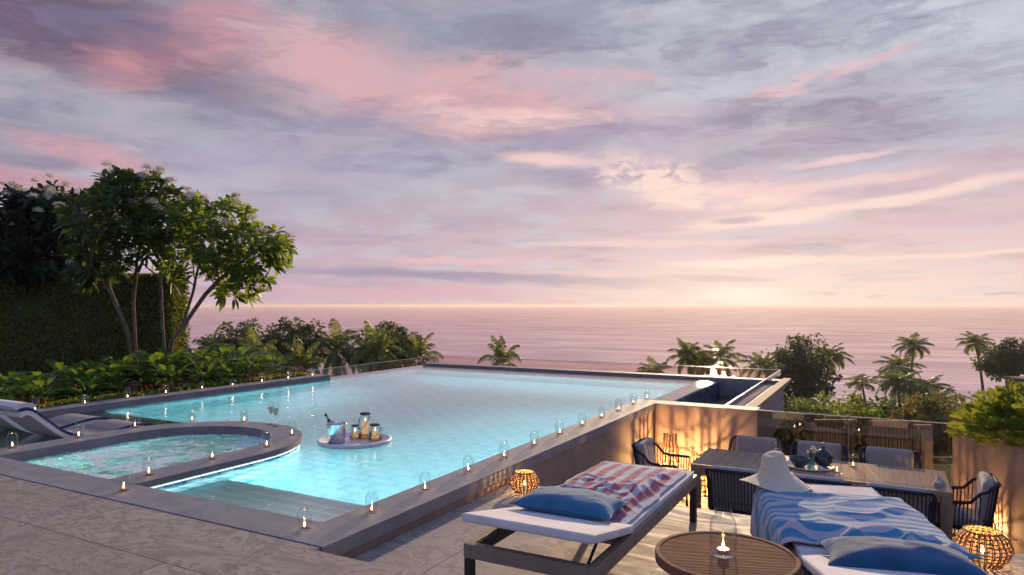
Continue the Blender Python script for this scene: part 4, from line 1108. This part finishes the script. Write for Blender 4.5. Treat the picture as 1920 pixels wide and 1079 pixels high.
# right tree: base at px 310; left tree: px 253
DT = 13.2
bR = atd(310, DT, -.05); bL = atd(254, DT+.2, -.05)
def L_(px, py, dd=0.):     # offset from a tree base for a point seen at px,py, dd metres deeper
    return px, py, dd
def rel(base, px, py, dd=0.):
    d = DT+dd; z = EYE-(py-573)*d/1276; p = atd(px, d, z); return tuple(p-base)
trR = [[(0,0,0), rel(bR,322,640), rel(bR,345,610,-.05), rel(bR,365,580,-.1), rel(bR,385,552,-.2)],
       [(0.02,0,0.02), rel(bR,305,615,.1), rel(bR,303,580,.15), rel(bR,302,545,.1)],
       [rel(bR,340,616,0), rel(bR,352,580,.2), rel(bR,362,548,.3)]]
blossom_tree('blossom_tree', bR, trR, [(rel(bR,450,470,-.2), (.95,.9,.62)), (rel(bR,390,435,0), (1.0,.9,.75)), (rel(bR,330,450,.2), (.9,.9,.9)), (rel(bR,455,530,-.1), (.5,.5,.38)), (rel(bR,500,470,0), (.55,.4,.25))],
             860, 'flowering tree with forked trunk at the right end of the planting bed, against the sea', 11, flowers=.13)
trL = [[(0,0,0), rel(bL,240,625,0), rel(bL,226,590,-.1), rel(bL,212,560,-.1), rel(bL,200,530,0)],
       [(0.03,0.02,0), rel(bL,252,610,.1), rel(bL,250,570,.2), rel(bL,252,540,.1)]]
blossom_tree('blossom_tree', bL, trL, [(rel(bL,210,430,-.1), (.95,.8,.85)), (rel(bL,270,400,.2), (.9,.8,.75)), (rel(bL,190,480,-.2), (.7,.6,.5)), (rel(bL,230,370,0), (.7,.6,.45)), (rel(bL,185,515,-.2), (.55,.5,.25))],
             1050, 'flowering tree whose trunk leans left, in front of the hedge wall', 23, 'leaf_shaded', flowers=.13)
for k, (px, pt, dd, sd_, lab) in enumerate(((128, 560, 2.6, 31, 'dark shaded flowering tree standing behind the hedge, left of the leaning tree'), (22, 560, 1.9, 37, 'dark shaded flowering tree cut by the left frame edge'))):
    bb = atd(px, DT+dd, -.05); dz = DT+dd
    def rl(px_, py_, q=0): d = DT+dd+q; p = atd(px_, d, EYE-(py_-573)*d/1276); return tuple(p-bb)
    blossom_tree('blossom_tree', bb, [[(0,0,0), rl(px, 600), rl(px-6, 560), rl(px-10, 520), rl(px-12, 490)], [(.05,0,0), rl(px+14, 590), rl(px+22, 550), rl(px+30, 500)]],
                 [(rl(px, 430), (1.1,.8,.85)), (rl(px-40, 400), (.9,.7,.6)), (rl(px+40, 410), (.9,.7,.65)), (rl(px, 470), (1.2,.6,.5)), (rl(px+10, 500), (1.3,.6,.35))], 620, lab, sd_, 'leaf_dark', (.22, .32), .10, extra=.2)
# ---------------- clipped hedge wall
def hedge(name, a, b, z0, z1, th, dens, label, m_='leaf_hedge', Ls=.07):
    a, b = Vector(a), Vector(b); L = (b-a).length; u = (b-a)/L; nrm = Vector((u.y, -u.x))   # nrm towards the viewer side
    e = empty(name, (a.x, a.y, z0), 0, label, 'hedge'); rs = random.Random(5)
    core = MB(); i_ = .06
    c = [a+u*i_-nrm*i_, b-u*i_-nrm*i_, b-u*i_-nrm*(th-i_), a+u*i_-nrm*(th-i_)]
    pp(core.prism([tuple(q) for q in c][::-1], z0, z1-i_), 'core', 'hedge_core', e)
    lv = MB()
    nf = int(L*(z1-z0)*dens)
    def one(p, n3):
        d = (n3+rvec(rs)*.95).normalized(); d.z -= .15
        s_ = Ls*rs.uniform(.6, 1.3); leaf_faces(lv, p, d, rvec(rs), s_, s_*.55, .2, shape=(0, 1, 0))
    for k in range(nf):
        s_ = rs.random()*L; z = z0+(z1-z0)*rs.random(); bulge = .16*mnoise.noise(Vector((s_*1.1, z*1.1, 0)))+.04*mnoise.noise(Vector((s_*4, z*4, 3)))
        q = a+u*s_+nrm*(bulge-.02+(.10*rs.random() if rs.random() < .08 else 0)); one(Vector((q.x, q.y, z)), Vector((nrm.x, nrm.y, .1)))
    for k in range(int(th*(z1-z0)*dens)):
        q = b-nrm*rs.random()*th; one(Vector((q.x, q.y, z0+(z1-z0)*rs.random()))+Vector((u.x, u.y, 0))*rs.uniform(-.06, .05), Vector((u.x, u.y, 0)))
    for k in range(int(L*th*dens*1.2)):
        q = a+u*rs.random()*L-nrm*rs.random()*th; one(Vector((q.x, q.y, z1-.05+.05*rs.random())), Vector((0, 0, 1)))
    pp(lv, 'leaves', m_, e); return e
h0 = rd(-15.5, 15.0); h1 = rd((318-960)/1276*15.0, 15.0)
hedge('hedge_wall', h0, h1, -.6, EYE-(515-573)*15/1276, .8, 1700, 'tall clipped green hedge wall behind the flowering trees')
# ---------------- broad-leaved plants along the left coping
def broad_plant(seed, H_=.7, n=20):
    rs = random.Random(seed); st = MB(); lv = MB(); e = empty('broadleaf_plant')
    for k in range(n):
        a = 2.4*k+rs.random()*.8; t_ = k/n; tilt = R(8+62*(1-t_)*rs.uniform(.7, 1.1)); h = H_*rs.uniform(.55, 1.0)*(.55+.45*t_)
        o_ = Vector((math.cos(a), math.sin(a), 0)); base = o_*.05*rs.random()
        dr = o_*math.sin(tilt)+Vector((0, 0, 1))*math.cos(tilt); tip = base+dr*h*.62
        st.tube([base, base+dr*h*.3+Vector((0, 0, .02)), tip], .006, 4)
        L = rs.uniform(.30, .46)*H_/.7; d = (dr+o_*.5).normalized()
        leaf_faces(lv, tip, d, Vector((0, 0, 1)), L, L*rs.uniform(.32, .42), rs.uniform(.3, .7), shape=(0, .7, 1, .92, .55, 0), fold=.25)
    st.build('stem', 'leaf_tree', e); lv.build('leaves', 'leaf_broad', e, True); return e
protos = [broad_plant(100+k) for k in range(5)]; used_p = [0]*5
rs = random.Random(77); k = 0; GP = 'broad-leaved plants in the planting bed'
spots = []
yy = 3.6
while yy < 10.3:
    for row in range(3):
        x = -10.95-row*.55+rs.uniform(-.15, .15); y = yy+rs.uniform(-.2, .2)+row*.1
        if row > 0 or rs.random() < .85: spots.append((x, y, row))
    yy += .42
places = {0: 'in the front row of the bed', 1: 'in the middle row of the bed', 2: 'in the back row of the bed'}
cnt = {0: 0, 1: 0, 2: 0}
NUM = ORD+['thirteenth', 'fourteenth', 'fifteenth', 'sixteenth', 'seventeenth', 'eighteenth', 'nineteenth', 'twentieth']
for x, y, row in spots:
    i = k % 5; o = protos[i] if not used_p[i] else copy_tree(protos[i]); used_p[i] = 1
    o.location = (x, y, -.04); o.rotation_euler.z = rs.uniform(0, 6.28); s_ = rs.uniform(.85, 1.15)*(.78+.20*row)*(1+.18*(y > 7)); o.scale = (s_, s_, s_*rs.uniform(.9, 1.1))
    tag(o, f'broad-leaved green plant {places[row]}, {NUM[cnt[row]]} counting from the left', 'plant', GP); cnt[row] += 1; k += 1
# flowering ground cover, fine grass-like fringe
gc = MB(); fr = MB(); fp = MB(); rs = random.Random(12)
for k in range(2600):
    y = rs.uniform(3.2, 10.5); x = XL-.02-abs(rs.gauss(0, .16)); p = Vector((x, y, -.03)); d = Vector((rs.gauss(0, .5), rs.gauss(0, .5), 1)).normalized()
    L = rs.uniform(.07, .20); leaf_faces(gc, p, d, rvec(rs), L, .016+.02*rs.random(), .3, shape=(0, 1, 0))
    if mnoise.noise(Vector((y*.9, 0, 4))) > -.05 and rs.random() < .2:
        tgt = fp if mnoise.noise(Vector((y*1.5, 5, 9))) > .02 or y > 9.3 else fr
        for q in range(3):
            c = p+d*L*1.0+Vector([rs.gauss(0, .015) for _ in range(3)]); n3 = rvec(rs); a_ = n3.orthogonal().normalized()*.012; b_ = n3.cross(a_); tgt.add([c-a_, c-b_, c+a_, c+b_], [(0,1,2,3)])
def stuff(o, label, cat): return tag(o, label, cat, kind='stuff')
stuff(gc.build('ground_cover', 'leaf_bush'), 'low green ground cover along the left coping', 'ground cover')
stuff(fr.build('red_flowers', 'petal_red'), 'small red flowers along the left coping', 'flowers')
stuff(fp.build('pink_flowers', 'petal_pink'), 'small pink flowers along the left coping', 'flowers')

# ---------------- palms
def make_palm(seed, TH_=8.5, FL=2.7, nf=22, lean=.6, sparse=1.0):
    rs = random.Random(seed); e = empty('palm_tree')
    tp = [Vector((lean*(t_**2), .15*math.sin(t_*3+seed), TH_*t_)) for t_ in [i/12 for i in range(13)]]
    MB().tube(tp, [.19-.08*min(1, i/10) for i in range(13)], 8).build('trunk', 'palm_bark', e, True)
    C0 = tp[-1]; cr = MB()
    for k in range(nf):
        a = 2.4*k+rs.uniform(-.25, .25); t_ = k/nf; elv = R(84-108*t_+rs.uniform(-8, 8)); L = FL*rs.uniform(.85, 1.1)*(1-.2*abs(t_-.4))
        o_ = Vector((math.cos(a), math.sin(a), 0)); pts = []; p = C0.copy(); ang_ = elv; ns_ = 9
        for j in range(ns_+1):
            pts.append(p.copy()); p = p+(o_*math.cos(ang_)+Vector((0, 0, 1))*math.sin(ang_))*L/ns_; ang_ -= R(6.5+6*j/ns_+5*t_)
        cr.tube(pts, [.022-.016*j/ns_ for j in range(ns_+1)], 3, cap=False)
        sd0 = o_.cross(Vector((0, 0, 1)))
        nl = int(26*sparse)
        for q in range(nl):
            s_ = .12+.88*(q+.5)/nl; f_j = s_*ns_; j = min(int(f_j), ns_-1); P_ = pts[j].lerp(pts[j+1], f_j-j); tg = (pts[j+1]-pts[j]).normalized()
            ll = L*.30*math.sin(math.pi*min(1, .18+.80*s_))**.7
            for sg in (-1, 1):
                d = (sd0*sg*.8+tg*.75-Vector((0, 0, 1))*rs.uniform(.05, .5)).normalized(); wv = tg*.040
                m_ = P_+d*ll*.55; tpq = P_+d*ll-Vector((0, 0, 1))*ll*.28
                cr.add([P_-wv, P_+wv, m_+wv*1.1, m_-wv*1.1, tpq], [(0,1,2,3), (3,2,4)])
    cr.build('crown', 'palm_leaf', e)
    return e
palm_p = [make_palm(1, 8.5, 2.7, 24, .5), make_palm(2, 8.5, 3.0, 20, -.7), make_palm(5, 8.5, 2.5, 26, .9)]; pu = [0]*3
def place_palm(px, d, ytop, kind, label, fs=1.0, crown_px=None, rz=None):
    # crown centre height from the pixel row of the crown's middle
    zc_ = EYE-(ytop-573)*d/1276; o = palm_p[kind] if not pu[kind] else copy_tree(palm_p[kind]); pu[kind] = 1
    h = zc_-ZG; sz = h/8.5; o.rotation_euler.z = rz if rz is not None else rng_.uniform(0, 6.28)
    fs *= 1.02 if d < 50 else 1.2; o.rotation_euler.x = rng_.uniform(-.04, .04); o.scale = (fs, fs, sz); 
    off = {0: .5, 1: -.7, 2: .9}[kind]*fs; a = o.rotation_euler.z
    b = atd(px, d, ZG); o.location = (b.x-off*math.cos(a), b.y-off*math.sin(a), ZG)
    tag(o, label, 'palm tree', 'palm trees between the terrace and the sea'); return o
place_palm(1710, 95, 650, 0, 'tall palm whose crown stands highest, above the leaning palm at the right', 1.0)
place_palm(1830, 98, 645, 2, 'slender solitary palm with a long bare trunk near the right edge', .95)
place_palm(1683, 74, 690, 1, 'palm with drooping fronds just below and left of the tallest palm', .85)
place_palm(1735, 66, 728, 0, 'short dark palm right of the pair, in front of the beach', .9)
place_palm(1692, 60, 722, 2, 'bushy palm in front of the tallest palm, over the glass', .9)
place_palm(1555, 78, 672, 0, 'palm right beside the big dark tree', .95)
place_palm(1618, 84, 718, 1, 'low palm between the dark tree and the pair of palms', .9)
place_palm(1425, 70, 690, 1, 'low palm left of the big dark tree, beyond the pool parapet', .85)
place_palm(1290, 64, 672, 2, 'palm beyond the far pool edge, left one of the close clump', .75)
place_palm(1316, 66, 684, 0, 'palm in the middle of the close clump beyond the pool', .7)
place_palm(1348, 64, 676, 1, 'palm beyond the far pool edge, right one of the close clump', .75)
place_palm(1230, 60, 706, 0, 'palm of which only the top fronds show above the far glass', .7)
place_palm(950, 46, 690, 1, 'lone palm crown rising over the far glass in the middle', .62)
place_palm(633, 47, 664, 0, 'feathery palm standing alone between the two round trees at left', .85)
place_palm(712, 44, 668, 2, 'palm in front of the second round tree, left of the pool corner', .80)
place_palm(793, 48, 684, 1, 'small palm at the left corner of the far glass', .7)
place_palm(468, 40, 688, 1, 'golden palm in front of the leftmost round tree', .62)
place_palm(556, 40, 698, 2, 'golden palm in front of the dark round tree', .62)
place_palm(505, 42, 712, 0, 'low palm between the leftmost trees behind the planting bed', .7)
place_palm(395, 46, 676, 0, 'small palm top showing just right of the hedge', .5)
place_palm(1760, 58, 752, 1, 'low palm crown right above the glass, left of the bright bush', .8)
# ---------------- round trees
def make_round(seed, H_, Rr, n, leafm_, L=.16, flat=.8, clumps=40):
    rs = random.Random(seed); e = empty('round_tree'); C0 = Vector((0, 0, H_-Rr*flat)); cl = []
    for k in range(clumps):
        v = rvec(rs); v.z = v.z*.9+.15; q = C0+Vector((v.x*Rr, v.y*Rr, v.z*Rr*flat))*rs.uniform(.35, 1.0); cl.append((q, Rr*rs.uniform(.12, .30)))
    tr_ = MB(); hb_ = C0.z-Rr*.5
    tr_.tube([(0, 0, 0), (.05, .02, hb_*.5), (0, 0, hb_), (0, 0, C0.z)], [Rr*.07, Rr*.06, Rr*.05, Rr*.02], 7)
    for q, r in cl[::2]: m_ = Vector((q.x*.35, q.y*.35, hb_+(q.z-hb_)*.35)); tr_.tube([(0, 0, hb_-.2), m_, q], [Rr*.03, Rr*.02, Rr*.006], 4)
    tr_.build('trunk', 'bark', e, True)
    lv = MB()
    for k in range(n):
        q, r = cl[rs.randrange(clumps)]; v = rvec(rs); p = q+v*r*rs.random()**.4; d = (v+rvec(rs)*.9).normalized(); s_ = L*rs.uniform(.7, 1.4)
        leaf_faces(lv, p, d, rvec(rs), s_, s_*.6, .2, shape=(0, 1, 0))
    lv.build('leaves', leafm_, e); return e
rp_ = [make_round(1, 11, 2.6, 9000, 'leaf_far', .26, .8, 60), make_round(2, 11, 2.4, 7000, 'leaf_far', .24, 1.15, 95)]; ru = [0, 0]
def place_round(px, d, ytop, kind, s_, label, cat='tree'):
    z = EYE-(ytop-573)*d/1276; b = atd(px, d, z-11*s_); o = rp_[kind] if not ru[kind] else copy_tree(rp_[kind]); ru[kind] = 1
    o.location = b; o.scale = (s_, s_, s_); o.rotation_euler.z = rng_.uniform(0, 6); return tag(o, label, cat, 'round trees beyond the terraces')
place_round(452, 50, 606, 1, .95, 'round tree behind the planting bed, leftmost of the round trees')
place_round(548, 48, 606, 0, .95, 'dark round tree second from the left beyond the planting bed')
place_round(722, 50, 612, 0, .95, 'round tree behind the palm left of the pool corner')
place_round(1502, 72, 634, 1, 1.5, 'big dark tree rising right of the pool parapet')
place_round(1893, 84, 640, 0, 1.25, 'loose round tree at the right frame edge behind the bright bush')
# ---------------- lower garden: shrubs and undergrowth
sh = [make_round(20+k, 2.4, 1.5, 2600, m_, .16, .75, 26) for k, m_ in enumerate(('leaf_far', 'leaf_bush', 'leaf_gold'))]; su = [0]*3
def shrub(px, d, s_, kind, label, z=ZG):
    o = sh[kind] if not su[kind] else copy_tree(sh[kind]); su[kind] = 1; o.name = 'garden_shrub'
    o.location = atd(px, d, z); o.scale = (s_, s_, s_); o.rotation_euler.z = rng_.uniform(0, 6); return tag(o, label, 'shrub', 'shrubs in the garden below')
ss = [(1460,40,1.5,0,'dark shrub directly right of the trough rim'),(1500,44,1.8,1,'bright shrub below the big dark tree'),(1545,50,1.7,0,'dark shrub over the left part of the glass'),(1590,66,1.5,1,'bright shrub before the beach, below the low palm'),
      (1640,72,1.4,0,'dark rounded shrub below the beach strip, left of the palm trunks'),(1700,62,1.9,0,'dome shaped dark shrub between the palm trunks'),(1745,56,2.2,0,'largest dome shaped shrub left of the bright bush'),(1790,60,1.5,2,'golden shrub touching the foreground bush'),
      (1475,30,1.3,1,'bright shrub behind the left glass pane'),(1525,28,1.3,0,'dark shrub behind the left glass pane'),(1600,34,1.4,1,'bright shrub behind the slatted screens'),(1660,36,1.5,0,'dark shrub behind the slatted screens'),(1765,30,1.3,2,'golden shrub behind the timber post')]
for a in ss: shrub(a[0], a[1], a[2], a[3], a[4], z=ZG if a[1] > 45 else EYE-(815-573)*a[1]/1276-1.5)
ug = MB(); rs = random.Random(4)
for k in range(16000):
    d = 30+64*rs.random()**.8; r = rs.uniform(-.62, .85)*d; x, y = rd(r, d); hgt = .8+1.6*max(0, mnoise.noise(Vector((x*.12, y*.12, 0)))+.3)
    p = Vector((x, y, ZG+hgt*rs.random()**.5)); s_ = rs.uniform(.3, .75); leaf_faces(ug, p, (Vector((0, 0, 1))+rvec(rs)).normalized(), rvec(rs), s_, s_*.5, .3, shape=(0, 1, 0))
stuff(ug.build('undergrowth', 'leaf_far'), 'green undergrowth covering the garden below the terrace', 'undergrowth')
# ---------------- bright feathery bush in the planter at the right
def feather_bush(loc, R_, H_, n, seed, label):
    rs = random.Random(seed); e = empty('feathery_bush', loc, 0, label, 'bush', 'feathery bushes in the right planter'); lv = MB(); st = MB()
    for k in range(n):
        v = rvec(rs); v.z = abs(v.z); base = Vector((v.x*R_*.25, v.y*R_*.25, H_*.1)); tip = Vector((v.x*R_, v.y*R_, v.z*H_))*rs.uniform(.55, 1.0)+Vector((0, 0, H_*.12))
        d = (v+Vector((rs.gauss(0, .4), rs.gauss(0, .4), .25))).normalized(); L = rs.uniform(.12, .21)
        if k % 6 == 0: st.tube([base, (base+tip)/2+Vector((0, 0, .05)), tip], .006, 4, cap=False)
        side = d.cross(rvec(rs)).normalized(); nr = side.cross(d); ns_ = 7
        for q in range(ns_):
            P_ = tip+d*L*(q/ns_)-Vector((0, 0, 1))*.25*L*(q/ns_)**2
            for sg in (-1, 1):
                dd = (side*sg+d*.9).normalized(); ll = L*.36*math.sin(math.pi*(.25+.7*q/ns_)); wv = d*.011
                lv.add([P_-wv, P_+wv, P_+dd*ll*.6+wv*1.2-nr*.01, P_+dd*ll-nr*.02], [(0,1,2), (0,2,3)])
    st.build('stem', 'bark', e); lv.build('leaves', 'leaf_bush', e); return e
feather_bush((1.55, 9.35, -.15), .75, .62, 1000, 1, 'feathery bright green bush spilling over the far end of the planter wall')
feather_bush((2.05, 8.75, -.15), .85, .85, 1300, 2, 'feathery bright green bush over the middle of the planter wall')
feather_bush((2.35, 7.9, -.15), .80, .80, 1150, 3, 'feathery bright green bush cut by the right frame edge')
feather_bush((2.6, 9.8, -.15), .9, .95, 1000, 4, 'feathery green bush standing highest at the back of the planter')
rf = MB(); rs = random.Random(8)
for k in range(26):
    c = Vector((1.55, 8.35, .02))+Vector((rs.gauss(0, .05), rs.gauss(0, .22), rs.gauss(0, .05)))
    for q in range(4): n3 = rvec(rs); a_ = n3.orthogonal().normalized()*.012; b_ = n3.cross(a_); c2 = c+rvec(rs)*.012; rf.add([c2-a_, c2-b_, c2+a_, c2+b_], [(0,1,2,3)])
stuff(rf.build('red_flowers', 'petal_red'), 'few small red flowers hanging at the planter wall edge', 'flowers')
# ---------------- slatted screens and timber post of the neighbouring terrace
def screen(px0, px1, d, yt, yb, label):
    a = atd(px0, d, 0); b = atd(px1, d, 0); z1 = EYE-(yt-573)*d/1276; z0 = EYE-(yb-573)*d/1276; L = (b-a).length; u = (b-a).normalized(); ang_ = math.atan2(u.y, u.x)
    e = empty('slatted_screen', (a.x, a.y, z0), ang_, label, 'screen', 'slatted timber screens'); n = int(L/.11); sl_ = MB()
    for k in range(n+1): x = L*k/n; sl_.box(x-.02, x+.02, -.02, .02, 0, z1-z0-.05)
    sl_.build('slats', 'fence_wood', e)
    MB().box(-.04, L+.04, -.04, .04, z1-z0-.049, z1-z0+.03).build('top_rail', 'fence_wood', e); MB().box(-.04, L+.04, .06, .10, 0, z1-z0-.06).build('back_board', 'plaster', e)
screen(1530, 1598, 19, 789, 856, 'slatted timber screen seen through the left glass pane')
screen(1632, 1722, 19, 791, 862, 'slatted timber screen seen through the right glass pane')
pa_ = atd(1738, 17, 0); z1 = EYE-(801-573)*17/1276; z0 = z1-2.2
pt = empty('timber_post', (pa_.x, pa_.y, z0), R(28.4), 'light timber post with cross beam behind the right glass pane', 'post')
MB().box(-.10, .10, -.08, .08, 0, z1-z0).build('upright', 'post_wood', pt); MB().box(-.32, .10, -.075, .075, z1-z0+.001, z1-z0+.06).build('beam', 'post_wood', pt)
nb = atd(1640, 21, 0); nt = empty('garden_terrace', (nb.x, nb.y, -5), R(28.4), 'lower neighbouring garden terrace carrying the slatted screens', 'terrace')
MB().box(-2.6, 5.5, -5.5, 2, 0, 1.2).build('terrace_body', 'garden_ground', nt); MB().box(-2.6, 5.5, 2.001, 2.2, 0, 1.3).build('terrace_edge', 'bark', nt)
# small roof corner at the right frame edge
hb0 = atd(2018, 40, 0); hz = EYE-(728-573)*40/1276
hs = empty('garden_house', (hb0.x, hb0.y, ZG), R(28.4), 'corner of an orange walled house at the far right edge', 'house')
MB().box(-.9, 4, 0, 4, 0, hz-ZG).build('wall', 'terracotta', hs); MB().box(-1.1, 4.2, -.2, 4.2, hz-ZG+.001, hz-ZG+.25).build('roof', 'bark', hs)

# ------------------------------------------------------------------ sea haze
m, t_ = mat('haze_air')
pv = t_.node('ShaderNodeVolumePrincipled'); t_.put(pv.inputs['Color'], (.95, .86, .88, 1)); pv.inputs['Density'].default_value = .00022; pv.inputs['Anisotropy'].default_value = .35
ho_ = t_.node('ShaderNodeOutputMaterial'); t_.l.new(pv.outputs[0], ho_.inputs['Volume'])
hz = MB().box(-75000, 75000, -2000, 75000, ZG-2, 6.0, Matrix.Rotation(R(28.4), 4, 'Z')).build('haze', 'haze_air'); hz['kind'] = 'stuff'; hz['label'] = 'thin sea haze in the evening air'
